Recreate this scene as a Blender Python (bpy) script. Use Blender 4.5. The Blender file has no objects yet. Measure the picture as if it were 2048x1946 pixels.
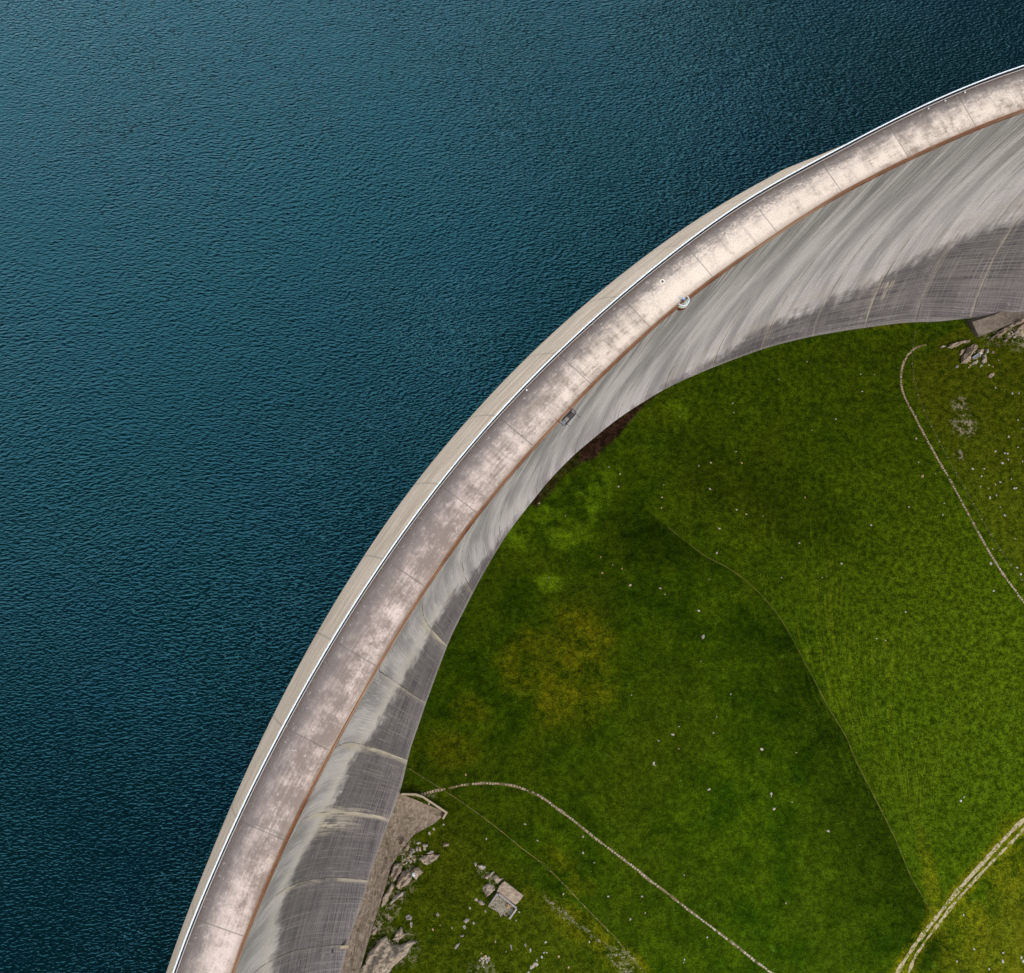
import bpy, bmesh, math, random
import numpy as np
from mathutils import Vector, Matrix, noise
random.seed(7); np.random.seed(7)
sc = bpy.context.scene
rad = math.radians

# ------------------------------------------------------------------ camera, sky, sun, exposure
F, W, H = 2200.0, 2048.0, 1946.0            # focal length in photo pixels, photo size
PITCH, ROLL, CAMZ = rad(11.9147), rad(4.0381), 216.5714
cp, sp, cr, sr = math.cos(PITCH), math.sin(PITCH), math.cos(ROLL), math.sin(ROLL)
RM = np.array([[cr, 0, -sr], [0, 1, 0], [sr, 0, cr]]) @ np.array([[1, 0, 0], [0, cp, -sp], [0, sp, cp]])
cam_d = bpy.data.cameras.new('camera'); cam = bpy.data.objects.new('camera', cam_d)
sc.collection.objects.link(cam); sc.camera = cam
cam_d.sensor_fit = 'HORIZONTAL'; cam_d.sensor_width = 36.0; cam_d.lens = F / W * 36.0
cam_d.clip_start = 1.0; cam_d.clip_end = 9000.0
cam.matrix_world = Matrix.Translation((0, 0, CAMZ)) @ Matrix(RM.tolist()).to_4x4()

SUN_EL, SUN_AZ = rad(52), math.atan2(0.52, -0.76)       # azimuth clockwise from +Y
world = bpy.data.worlds.new("World"); sc.world = world; world.use_nodes = True
wn = world.node_tree; wn.nodes.clear()
sky = wn.nodes.new('ShaderNodeTexSky'); sky.sky_type = 'NISHITA'; sky.sun_disc = False
sky.sun_elevation = SUN_EL; sky.sun_rotation = SUN_AZ; sky.altitude = 1900; sky.dust_density = 2.0; sky.air_density = 1.0
bg = wn.nodes.new('ShaderNodeBackground'); bg.inputs['Strength'].default_value = 0.12
wo = wn.nodes.new('ShaderNodeOutputWorld')
# broken cloud cover: neutral veil everywhere, one unseen bright patch added for the lake's sheen
wtc = wn.nodes.new('ShaderNodeTexCoord'); wnz = wn.nodes.new('ShaderNodeTexNoise'); wnz.inputs['Scale'].default_value = 2.2; wnz.inputs['Detail'].default_value = 5
wn.links.new(wtc.outputs['Generated'], wnz.inputs['Vector'])
wdot = wn.nodes.new('ShaderNodeVectorMath'); wdot.operation = 'DOT_PRODUCT'; wn.links.new(wtc.outputs['Generated'], wdot.inputs[0])
gdir = Vector((-.36, .75, .56)).normalized(); wdot.inputs[1].default_value = gdir
def wmath(op, a, b):
    n = wn.nodes.new('ShaderNodeMath'); n.operation = op
    for i, v in enumerate((a, b)):
        if isinstance(v, float): n.inputs[i].default_value = v
        else: wn.links.new(v, n.inputs[i])
    return n.outputs[0]
glow = wn.nodes.new('ShaderNodeMapRange'); glow.interpolation_type = 'SMOOTHERSTEP'; wn.links.new(wdot.outputs['Value'], glow.inputs[0])
for i, v in zip((1, 2, 3, 4), (.58, 1.03, 0., 1.)): glow.inputs[i].default_value = v
veil = wmath('ADD', wmath('MULTIPLY', wnz.outputs['Fac'], 1.6), .2)
def wscale(c, f):
    n = wn.nodes.new('ShaderNodeVectorMath'); n.operation = 'SCALE'; n.inputs[0].default_value = c; wn.links.new(f, n.inputs['Scale']); return n.outputs[0]
wcol = wn.nodes.new('ShaderNodeVectorMath'); wcol.operation = 'ADD'
wn.links.new(wscale((1.0, .98, 1.0), wmath('MULTIPLY', veil, wmath('ADD', .45, wmath('MULTIPLY', wdot.outputs['Value'], .5)))), wcol.inputs[0]); wn.links.new(wscale((40., 50., 56.), glow.outputs[0]), wcol.inputs[1])
wmx = wn.nodes.new('ShaderNodeMix'); wmx.data_type = 'RGBA'; wmx.inputs[0].default_value = .74
wn.links.new(sky.outputs[0], wmx.inputs[6]); wn.links.new(wcol.outputs[0], wmx.inputs[7])
wn.links.new(wmx.outputs[2], bg.inputs[0]); wn.links.new(bg.outputs[0], wo.inputs[0])
sun_d = bpy.data.lights.new('sun', 'SUN'); sun_d.energy = 2.2; sun_d.angle = rad(34); sun_d.color = (1.0, 0.90, 0.80)
sun = bpy.data.objects.new('sun', sun_d); sc.collection.objects.link(sun)
sdir = Vector((math.sin(SUN_AZ) * math.cos(SUN_EL), math.cos(SUN_AZ) * math.cos(SUN_EL), math.sin(SUN_EL)))
sun.rotation_euler = sdir.to_track_quat('Z', 'Y').to_euler()
sc.view_settings.view_transform = 'Standard'; sc.view_settings.look = 'None'
sc.view_settings.exposure = 0.55; sc.view_settings.gamma = 1.0

# ------------------------------------------------------------------ survey of the place
CX, CY, R, A0, DA, WC = 238.817, -132.7194, 287.9103, 1.9977, 0.0625, 9.888   # arch centre, crest radius, azimuth, one block, crest width
ZG, ZW = -117.3, -25.0
BLK = 18.0

def sstep(a, b, x):
    t = np.clip((x - a) / (b - a), 0, 1); return t * t * (3 - 2 * t)

def vnoise(x, y, s, seed=0):
    """cheap smooth value noise for numpy arrays, range -1..1"""
    x = np.asarray(x, float) / s + seed * 17.3; y = np.asarray(y, float) / s + seed * 9.1
    xi = np.floor(x).astype(np.int64); yi = np.floor(y).astype(np.int64)
    fx = x - xi; fy = y - yi; fx = fx * fx * (3 - 2 * fx); fy = fy * fy * (3 - 2 * fy)
    def h(i, j):
        n = (i * 374761393 + j * 668265263 + seed * 1442695) & 0x7fffffff
        n = ((n ^ (n >> 13)) * 1274126177) & 0x7fffffff
        return ((n ^ (n >> 16)) & 0xffff) / 32767.5 - 1
    return (h(xi, yi) * (1 - fx) + h(xi + 1, yi) * fx) * (1 - fy) + (h(xi, yi + 1) * (1 - fx) + h(xi + 1, yi + 1) * fx) * fy

def ground(x, y):
    """height of the land"""
    x = np.asarray(x, float); y = np.asarray(y, float)
    z = np.full(np.broadcast(x, y).shape, ZG)
    # slope at the foot of the left abutment
    nx, ny = -0.49, -0.87
    d = (x + 10.6) * nx + (y + 21.8) * ny
    z = z + 0.30 * np.where(d > 0, np.sqrt(d * d + 64) - 8, 0) * 1.0
    # right valley side
    nx, ny = 0.93, 0.37
    d = (x - 158.0) * nx + (y - 121.7) * ny
    z = z + 0.25 * np.where(d > 0, np.sqrt(d * d + 100) - 10, 0)
    z = z + 0.35 * vnoise(x, y, 26, 1) + 0.10 * vnoise(x, y, 7, 2)
    # the land behind the dam and the valley sides beyond both ends of the arch
    az = np.arctan2(y - CY, x - CX); az = np.where(az < -1.2, az + 2 * math.pi, az)
    r = np.hypot(x - CX, y - CY)
    k = (az - A0) / DA
    lake = sstep(-12, -8, k) * (1 - sstep(19, 22, k)) * sstep(R + 2, R + 30, r) * (1 - sstep(1350, 1600, r))
    side = (1 - sstep(-12, -7, k)) + sstep(18, 23, k)
    hill = side * sstep(R - 150, R + 40, r) * 150 + sstep(1300, 2600, r) * 260 + sstep(420, 1500, np.hypot(x - 130, y + 30)) * 120
    hill = hill * (1 + 0.15 * vnoise(x, y, 90, 4))
    return z + hill * (1 - lake) - 25 * lake

def rays(px):
    px = np.asarray(px, float).reshape(-1, 2)
    d = np.stack([(px[:, 0] - W / 2) / F, -(px[:, 1] - H / 2) / F, -np.ones(len(px))], 1)
    return d @ RM.T

def at(px, z=None):
    """survey points (photo reading -> place on the land or at a known height)"""
    d = rays(px); zz = np.full(len(d), ZG if z is None else float(z))
    for _ in range(1 if z is not None else 25):
        P = np.array([0, 0, CAMZ]) + d * ((zz - CAMZ) / d[:, 2])[:, None]
        if z is None: zz = zz * .3 + .7 * ground(P[:, 0], P[:, 1])
    if z is None: P[:, 2] = ground(P[:, 0], P[:, 1])
    return P

def zoomed(ox, oy, s, pts): return [(ox + s * a, oy + s * b) for a, b in pts]

def karc(P):
    P = np.asarray(P); return (np.arctan2(P[:, 1] - CY, P[:, 0] - CX) - A0) / DA, np.hypot(P[:, 0] - CX, P[:, 1] - CY)
def pol(k, r, z):
    a = A0 + DA * np.asarray(k, float); return np.stack([CX + r * np.cos(a), CY + r * np.sin(a), np.broadcast_to(z, a.shape) + 0 * a], -1)

# ------------------------------------------------------------------ object helpers
C = sc.collection
def link(name, me, mat=None, parent=None):
    o = bpy.data.objects.new(name, me); C.objects.link(o)
    if mat is not None: me.materials.append(mat)
    if parent is not None: o.parent = parent
    return o
def tag(o, label=None, cat=None, group=None, kind=None):
    if label: o['label'] = label
    if cat: o['category'] = cat
    if group: o['group'] = group
    if kind: o['kind'] = kind
    return o
def thing(name, label, cat, loc=(0, 0, 0), group=None):
    o = bpy.data.objects.new(name, None); C.objects.link(o); o.location = loc
    return tag(o, label, cat, group)
def mesh(name, V, Fc, smooth=False):
    me = bpy.data.meshes.new(name); me.from_pydata([tuple(map(float, v)) for v in V], [], [tuple(int(i) for i in f) for f in Fc]); me.update()
    if smooth: me.polygons.foreach_set('use_smooth', [True] * len(me.polygons))
    return me
def grid_faces(n, m, off=0, flip=False):
    i, j = np.meshgrid(np.arange(n - 1), np.arange(m - 1), indexing='ij'); a = (i * m + j).ravel() + off
    q = np.stack([a, a + 1, a + m + 1, a + m], 1)
    return q[:, ::-1] if flip else q
def fast_mesh(name, V, Q, smooth=True):
    me = bpy.data.meshes.new(name); V = np.asarray(V, np.float32); Q = np.asarray(Q, np.int32)
    me.vertices.add(len(V)); me.vertices.foreach_set('co', V.ravel())
    me.loops.add(Q.size); me.loops.foreach_set('vertex_index', Q.ravel())
    me.polygons.add(len(Q)); me.polygons.foreach_set('loop_start', np.arange(len(Q), dtype=np.int32) * 4)
    me.update(calc_edges=True); me.validate()
    me.polygons.foreach_set('use_smooth', np.full(len(me.polygons), smooth)); return me
def set_uv(me, UV):
    uv = me.uv_layers.new(name='UVMap'); li = np.empty(len(me.loops), np.int32); me.loops.foreach_get('vertex_index', li)
    uv.data.foreach_set('uv', np.asarray(UV, np.float32)[li].ravel())
def set_attr(me, name, val):
    a = me.attributes.new(name, 'FLOAT', 'POINT'); a.data.foreach_set('value', np.asarray(val, np.float32).ravel())

class MB:
    def __init__(s): s.V = []; s.F = []
    def box(s, c, size, M=None):
        n = len(s.V); M = M or Matrix.Identity(3)
        for z in (-.5, .5):
            for y in (-.5, .5):
                for x in (-.5, .5): s.V.append(tuple(Vector(c) + M @ Vector((x * size[0], y * size[1], z * size[2]))))
        for f in ((0, 2, 3, 1), (4, 5, 7, 6), (0, 1, 5, 4), (2, 6, 7, 3), (0, 4, 6, 2), (1, 3, 7, 5)): s.F.append(tuple(n + i for i in f))
        return s
    def tube(s, pts, r, n=8, caps=True):
        pts = [Vector(p) for p in pts]; base = len(s.V)
        for i, p in enumerate(pts):
            t = (pts[min(i + 1, len(pts) - 1)] - pts[max(i - 1, 0)]).normalized()
            a = t.orthogonal().normalized() if abs(t.z) > .95 else t.cross(Vector((0, 0, 1))).normalized(); b = t.cross(a)
            rr = r[i] if isinstance(r, (list, tuple)) else r
            for k in range(n):
                an = 2 * math.pi * k / n; s.V.append(tuple(p + rr * (math.cos(an) * a + math.sin(an) * b)))
        for i in range(len(pts) - 1):
            for k in range(n):
                q = base + i * n; s.F.append((q + k, q + (k + 1) % n, q + n + (k + 1) % n, q + n + k))
        if caps:
            s.F.append(tuple(base + k for k in range(n))[::-1]); s.F.append(tuple(base + (len(pts) - 1) * n + k for k in range(n)))
        return s
    def prism(s, poly, z0, z1):
        n = len(poly); b = len(s.V)
        g = lambda z, p: (z(p) if callable(z) else z)
        for p in poly: s.V.append((p[0], p[1], g(z0, p)))
        for p in poly: s.V.append((p[0], p[1], g(z1, p)))
        s.F.append(tuple(range(b, b + n))[::-1]); s.F.append(tuple(range(b + n, b + 2 * n)))
        for i in range(n): j = (i + 1) % n; s.F.append((b + i, b + j, b + n + j, b + n + i))
        return s
    def build(s, name, mat, parent=None, smooth=False):
        me = mesh(name, s.V, s.F, smooth)
        bm = bmesh.new(); bm.from_mesh(me); bmesh.ops.recalc_face_normals(bm, faces=bm.faces); bm.to_mesh(me); bm.free()
        return link(name, me, mat, parent)

# ------------------------------------------------------------------ material helpers
class NT:
    def __init__(s, name, rough=.9, spec=.3):
        s.m = bpy.data.materials.new(name); s.m.use_nodes = True; s.t = s.m.node_tree; s.t.nodes.clear()
        s.out = s.t.nodes.new('ShaderNodeOutputMaterial'); s.b = s.t.nodes.new('ShaderNodeBsdfPrincipled')
        s.t.links.new(s.b.outputs[0], s.out.inputs[0]); s.b.inputs['Roughness'].default_value = rough
        s.b.inputs['Specular IOR Level'].default_value = spec
    def put(s, sock, v):
        if isinstance(v, bpy.types.NodeSocket): s.t.links.new(v, sock)
        elif v is not None: sock.default_value = v if not (isinstance(v, tuple) and len(v) == 3 and sock.type == 'RGBA') else (*v, 1)
    def math(s, op, a, b=None, c=None, clamp=False):
        n = s.t.nodes.new('ShaderNodeMath'); n.operation = op; n.use_clamp = clamp
        for i, v in enumerate((a, b, c)):
            if v is not None: s.put(n.inputs[i], v)
        return n.outputs[0]
    def coord(s, kind):
        return s.t.nodes.new('ShaderNodeTexCoord').outputs[kind]
    def pos(s): return s.t.nodes.new('ShaderNodeNewGeometry').outputs['Position']
    def attr(s, n):
        a = s.t.nodes.new('ShaderNodeAttribute'); a.attribute_name = n; return a.outputs['Fac']
    def map(s, v, scale=(1, 1, 1), loc=(0, 0, 0), rz=0):
        n = s.t.nodes.new('ShaderNodeMapping'); s.put(n.inputs[0], v); n.inputs['Scale'].default_value = scale; n.inputs['Location'].default_value = loc; n.inputs['Rotation'].default_value = (0, 0, rz)
        return n.outputs[0]
    def sep(s, v):
        n = s.t.nodes.new('ShaderNodeSeparateXYZ'); s.put(n.inputs[0], v); return n.outputs
    def comb(s, x=0, y=0, z=0):
        n = s.t.nodes.new('ShaderNodeCombineXYZ'); s.put(n.inputs[0], x); s.put(n.inputs[1], y); s.put(n.inputs[2], z); return n.outputs[0]
    def noise(s, v, scale, detail=4, rough=.55, dist=0, col=False):
        n = s.t.nodes.new('ShaderNodeTexNoise'); s.put(n.inputs['Vector'], v); n.inputs['Scale'].default_value = scale
        n.inputs['Detail'].default_value = detail; n.inputs['Roughness'].default_value = rough; n.inputs['Distortion'].default_value = dist
        return n.outputs['Color' if col else 'Fac']
    def voro(s, v, scale, feat='F1', rnd=1):
        n = s.t.nodes.new('ShaderNodeTexVoronoi'); s.put(n.inputs['Vector'], v); n.inputs['Scale'].default_value = scale; n.feature = feat; n.inputs['Randomness'].default_value = rnd
        return n.outputs[0]
    def ss(s, v, a, b, lo=0., hi=1.):
        n = s.t.nodes.new('ShaderNodeMapRange'); n.interpolation_type = 'SMOOTHSTEP'; s.put(n.inputs[0], v)
        for i, x in zip((1, 2, 3, 4), (a, b, lo, hi)): n.inputs[i].default_value = x
        if a > b: n.inputs[1].default_value, n.inputs[2].default_value, n.inputs[3].default_value, n.inputs[4].default_value = b, a, hi, lo
        return n.outputs[0]
    def mix(s, f, a, b, mode='MIX'):
        n = s.t.nodes.new('ShaderNodeMix'); n.data_type = 'RGBA'; n.blend_type = mode
        s.put(n.inputs[0], f); s.put(n.inputs[6], a); s.put(n.inputs[7], b); return n.outputs[2]
    def scl(s, col, f):
        n = s.t.nodes.new('ShaderNodeVectorMath'); n.operation = 'SCALE'; s.put(n.inputs[0], col); s.put(n.inputs['Scale'], f); return n.outputs[0]
    def bump(s, h, strength=.3, dist=.1, nrm=None):
        n = s.t.nodes.new('ShaderNodeBump'); n.inputs['Strength'].default_value = strength; n.inputs['Distance'].default_value = dist; s.put(n.inputs['Height'], h)
        if nrm is not None: s.put(n.inputs['Normal'], nrm)
        s.t.links.new(n.outputs[0], s.b.inputs['Normal']); return n.outputs[0]
    def base(s, c): s.put(s.b.inputs['Base Color'], c); return s

def simple(name, col, rough=.8, metal=0., var=.2, scale=3.):
    n = NT(name, rough); p = n.pos(); f = n.noise(p, scale, 5, .6)
    n.base(n.scl(n.mix(0, col, col), n.ss(f, .25, .75, 1 - var, 1 + var))); n.b.inputs['Metallic'].default_value = metal
    return n.m

# ---- water
def m_water():
    n = NT('lake_water', .05, .5); p = n.pos(); n.b.inputs['IOR'].default_value = 1.34
    big = n.noise(n.map(p, (1, 1, 0)), .012, 3, .5)
    depth = n.noise(n.map(p, (1, 1, 0), (40, 3, 0)), .03, 4, .6)
    c = n.mix(n.ss(big, .35, .65), (.0003, .0046, .0060), (.0003, .0060, .0070))
    c = n.mix(n.ss(depth, .4, .7, 0, .5), c, (.0003, .0052, .0105))
    n.base(c); n.b.inputs['Specular Tint'].default_value = (.24, .80, .98, 1)
    # wind ripples: short crests lying across the wind, bent slowly over the lake
    bend = n.scl(n.noise(n.map(p, (1, 1, 0)), .008, 2, .5, col=True), 26.)
    add = n.t.nodes.new('ShaderNodeVectorMath'); add.operation = 'ADD'; n.put(add.inputs[0], p); n.put(add.inputs[1], bend); q = add.outputs[0]
    w1 = n.noise(n.map(q, (.85, 2.0, 0), rz=rad(-28)), 1.0, 1, .5, .25)
    w2 = n.noise(n.map(q, (.9, 2.0, 0), rz=rad(-5)), 1.5, 0, .5, .2)
    w3 = n.noise(n.map(q, (.35, .8, 0), rz=rad(-35)), .32, 2, .5, .3)
    gust = n.ss(n.noise(n.map(p, (1, 1, 0)), .02, 3, .5), .3, .7, .74, 1.12)
    h = n.math('ADD', n.math('MULTIPLY', w1, 1.0), n.math('ADD', n.math('MULTIPLY', w2, .35), n.math('MULTIPLY', w3, .5)))
    n.bump(n.math('MULTIPLY', h, gust), 1.0, .25)
    return n.m
# ---- concrete of the downstream face (UV = metres along the arch, height)
def joint(n, u, width, blk=BLK, off=0.):
    fr = n.math('FRACT', n.math('DIVIDE', n.math('ADD', u, off + blk * 100.5), blk))
    d = n.math('MULTIPLY', n.math('ABSOLUTE', n.math('SUBTRACT', fr, .5)), blk)
    return n.ss(d, width, width * .35), d, fr
def m_face():
    n = NT('weathered_grey_concrete', .85, .25); uv = n.coord('UV'); s = n.sep(uv); u, v = s[0], s[1]
    wob = n.math('MULTIPLY', n.math('SUBTRACT', n.noise(n.map(uv, (.05, .02, 1)), 1., 3), .5), 1.6)
    uw = n.math('ADD', u, wob); q = n.comb(uw, v, 0)
    st1 = n.noise(n.map(q, (.85, .016, 1)), 1., 6, .68)            # long run-off streaks
    st2 = n.noise(n.map(q, (2.6, .035, 1), (9, 2, 0)), 1., 4, .7)
    st3 = n.noise(n.map(q, (.16, .012, 1), (3, 7, 0)), 1., 3, .5)
    pan = n.noise(n.map(q, (.10, .10, 1), (1, 4, 0)), 1., 6, .65)
    fine = n.noise(q, 1.6, 5, .7)
    dark = n.attr('dark'); 
    top = n.math('MULTIPLY', n.ss(v, -52., -4.), n.ss(u, 8.6 * BLK, 6.8 * BLK, .22, 1.))
    light = n.mix(n.ss(st3, .35, .65), (.375, .365, .405), (.66, .64, .70))
    light = n.mix(n.math('MULTIPLY', top, n.ss(st1, .40, .60, .75, .08)), light, (.215, .215, .22))
    light = n.mix(n.math('MULTIPLY', n.ss(st2, .52, .66), n.math('ADD', n.math('MULTIPLY', top, .55), .22)), light, (.11, .11, .112))
    light = n.mix(n.math('MULTIPLY', n.ss(st2, .45, .34), .7), light, (.78, .75, .76))
    thin = n.noise(n.map(q, (4.2, .020, 1), (4, 9, 0)), 1., 3, .7); tl_ = n.ss(thin, .575, .63)
    light = n.mix(n.math('MULTIPLY', tl_, n.ss(st3, .38, .55, .15, .75)), light, (.78, .75, .78))
    td_ = n.ss(thin, .425, .375); light = n.mix(n.math('MULTIPLY', td_, n.ss(st1, .6, .4, .1, .6)), light, (.13, .125, .13))
    warm = n.math('MULTIPLY', n.ss(n.attr('warm'), .15, .9), n.ss(pan, .35, .62))
    light = n.mix(n.math('MULTIPLY', warm, .35), light, (.48, .44, .39))
    light = n.mix(n.math('MULTIPLY', n.math('MULTIPLY', n.attr('warm'), n.ss(u, 8. * BLK, 9. * BLK)), n.ss(st2, .38, .6, .35, .85)), light, (.66, .645, .64))
    # dark lower band with its ragged limit
    dl = n.math('ADD', dark, n.math('MULTIPLY', n.math('SUBTRACT', n.noise(n.map(q, (.35, .10, 1), (6, 6, 0)), 1., 6, .7), .5), 1.1))
    dl = n.math('ADD', dl, n.math('MULTIPLY', n.math('SUBTRACT', fine, .5), .5))
    dl = n.math('ADD', dl, n.math('MULTIPLY', n.math('SUBTRACT', pan, .5), .9))
    dm = n.ss(dl, .30, .80)
    hl = n.noise(n.map(uv, (.03, 2.1, 1)), 1., 3, .6)               # board and lift lines
    dcol = n.mix(n.ss(pan, .35, .68), (.050, .047, .058), (.130, .120, .136))
    dcol = n.mix(n.ss(hl, .42, .62, 0, .75), dcol, (.23, .215, .22))
    dcol = n.mix(n.ss(n.noise(n.map(uv, (.06, 3.4, 1), (3, 1, 0)), 1., 3, .6), .55, .68, 0, .7), dcol, (.05, .047, .055))
    dcol = n.mix(n.ss(st2, .52, .64, 0, .75), dcol, (.28, .265, .265))
    dcol = n.mix(n.math('MULTIPLY', n.ss(n.noise(n.map(uv, (.5, .9, 1), (2, 7, 0)), 1., 5, .7), .56, .66), n.ss(st3, .45, .6, .15, .8)), dcol, (.34, .32, .315))
    dcol = n.mix(n.ss(st1, .45, .3, 0, .5), dcol, (.07, .065, .07))
    col = n.mix(n.math('MULTIPLY', dm, .93), light, dcol)
    # lift joints
    fr = n.math('FRACT', n.math('DIVIDE', n.math('ADD', v, 400.), 3.0))
    lj = n.math('MULTIPLY', n.ss(fr, .07, .02), n.ss(n.noise(n.map(uv, (.08, .5, 1), (5, 5, 0)), 1., 3), .45, .62))
    col = n.mix(n.math('MULTIPLY', lj, .6), col, (.07, .065, .065))
    # construction joints with run-off and pale efflorescence
    jw, jd, jf = joint(n, uw, .22)
    jn = n.ss(n.noise(n.map(uv, (.02, .12, 1), (2, 2, 0)), 1., 3), .38, .58, .15, 1.)
    col = n.mix(n.math('MULTIPLY', jw, n.math('MULTIPLY', jn, .75)), col, (.07, .063, .06))
    side = n.ss(jf, .5, .5 + 1.9 / BLK)                                  # downhill side of each joint
    side = n.math('MULTIPLY', n.ss(jf, .498, .51), n.ss(jf, .5 + 1.5 / BLK, .5 + .3 / BLK))
    jid = n.math('FLOOR', n.math('DIVIDE', n.math('ADD', uw, BLK * 100), BLK)); jr = n.noise(n.comb(n.math('MULTIPLY', jid, 3.7), 0, 0), 1., 0)
    eff = n.math('MULTIPLY', n.math('MULTIPLY', side, n.ss(jr, .42, .62, .15, 1.)), n.math('MULTIPLY', n.attr('pale'), n.ss(n.noise(n.map(uv, (.8, .07, 1), (8, 1, 0)), 1., 4, .6), .36, .6)))
    col = n.mix(n.math('MULTIPLY', eff, .9), col, (.60, .55, .46))
    js, _, _ = joint(n, uw, .16, 6.0, 1.2)
    col = n.mix(n.math('MULTIPLY', js, n.math('MULTIPLY', n.ss(fine, .45, .7), .4)), col, (.10, .095, .09))
    col = n.mix(n.math('MULTIPLY', n.attr('leak'), n.ss(n.noise(n.map(uv, (1.7, .07, 1), (1, 8, 0)), 1., 5, .7), .42, .56)), col, (.62, .57, .50))
    col = n.mix(n.math('MULTIPLY', n.attr('rim'), .7), col, (.36, .34, .33))
    col = n.scl(col, n.ss(fine, .2, .8, .82, 1.18))
    n.base(col); n.bump(n.math('ADD', n.math('MULTIPLY', fine, .5), n.math('MULTIPLY', jw, -1.0)), .5, .12)
    return n.m
def m_upface():
    n = NT('beige_silted_concrete', .85, .25); uv = n.coord('UV'); q = n.map(uv, (.5, .06, 1)); s = n.sep(uv)
    sheared = n.comb(n.math('ADD', s[0], n.math('MULTIPLY', s[1], .9)), s[1], 0)
    st = n.noise(n.map(sheared, (.07, .9, 1)), 1., 5, .6); st2 = n.noise(n.map(sheared, (.25, .10, 1), (3, 3, 0)), 1., 4, .6)
    c = n.mix(n.ss(st, .35, .65), (.28, .185, .130), (.39, .27, .20))
    c = n.mix(n.ss(st2, .52, .72, 0, .6), c, (.26, .19, .13))
    c = n.mix(n.ss(s[1], -21., -24., 0, .5), c, (.33, .28, .23))
    jw, _, _ = joint(n, s[0], .26); c = n.mix(n.math('MULTIPLY', jw, .45), c, (.12, .09, .07))
    c = n.scl(c, n.ss(n.noise(uv, 1.5, 4, .6), .2, .8, .88, 1.12))
    n.base(c); n.bump(st, .3, .1); return n.m
# ---- crest deck (UV = metres along the arch, metres from the downstream edge)
def m_deck():
    n = NT('worn_crest_concrete', .85, .25); uv = n.coord('UV'); s = n.sep(uv); u, v = s[0], s[1]
    big = n.noise(n.map(uv, (.035, .12, 1), (0, 3, 0)), 1., 3, .5)
    mid = n.noise(uv, .28, 6, .66); fine = n.noise(uv, 1.8, 6, .75)
    along = n.noise(n.map(uv, (.16, 2.2, 1)), 1., 5, .65); across = n.noise(n.map(uv, (.55, .10, 1), (4, 4, 0)), 1., 4, .6)
    br = n.attr('bright'); pk = n.attr('pink')
    a = n.mix(pk, (.475, .365, .30), (.455, .34, .295))
    lo = n.mix(pk, (.165, .118, .090), (.165, .116, .098))
    t = n.math('ADD', n.math('MULTIPLY', mid, .6), n.math('ADD', n.math('MULTIPLY', along, .28), n.math('MULTIPLY', fine, .30)))
    t = n.math('ADD', t, n.math('MULTIPLY', n.math('SUBTRACT', big, .5), .45))
    t = n.math('ADD', t, n.math('MULTIPLY', n.math('SUBTRACT', across, .5), n.math('SUBTRACT', .42, n.math('MULTIPLY', pk, .3))))
    t = n.math('ADD', t, n.math('MULTIPLY', br, .24))
    c = n.mix(n.ss(t, .48, .73), lo, a)
    c = n.mix(n.math('MULTIPLY', br, n.ss(mid, .35, .6, .3, .8)), c, (.545, .43, .355))
    # grime with painted-in shade beside the parapet, thin grime strip at the kerb
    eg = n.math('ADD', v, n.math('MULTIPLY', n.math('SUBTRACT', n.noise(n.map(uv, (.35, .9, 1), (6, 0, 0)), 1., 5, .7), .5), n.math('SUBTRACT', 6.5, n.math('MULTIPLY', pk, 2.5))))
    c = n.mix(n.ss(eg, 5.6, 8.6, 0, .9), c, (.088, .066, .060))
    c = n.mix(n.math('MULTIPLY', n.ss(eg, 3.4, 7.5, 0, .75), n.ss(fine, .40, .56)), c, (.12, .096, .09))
    c = n.mix(n.ss(v, 1.9, .6, 0, .45), c, (.20, .135, .10))
    sp_ = n.ss(n.noise(uv, 3.2, 4, .7), .54, .64, 0, .5); c = n.mix(sp_, c, (.16, .135, .12))
    lt = n.ss(n.noise(uv, .9, 5, .7), .58, .68, 0, .35); c = n.mix(lt, c, (.50, .43, .36))
    jw, _, _ = joint(n, u, .17); c = n.mix(n.math('MULTIPLY', jw, .6), c, (.08, .065, .055))
    js, _, _ = joint(n, n.math('ADD', u, n.math('MULTIPLY', n.math('SUBTRACT', mid, .5), 1.2)), .45, 6.0, 0.6); c = n.mix(n.math('MULTIPLY', js, n.ss(n.noise(n.map(uv, (.09, .02, 1), (9, 9, 0)), 1., 2), .52, .66, 0, .55)), c, (.13, .105, .09))
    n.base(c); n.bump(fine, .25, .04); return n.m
def m_kerb():
    n = NT('rust_stained_kerb', .8, .3); uv = n.coord('UV')
    f = n.noise(n.map(uv, (.3, 3, 1)), 1., 5, .65); g = n.noise(n.map(uv, (.03, 1, 1)), 1., 3, .5)
    c = n.mix(n.ss(f, .35, .65), (.105, .042, .020), (.20, .105, .060)); c = n.mix(n.ss(g, .42, .62, 0, .7), c, (.36, .27, .20))
    n.base(c); return n.m
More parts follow.
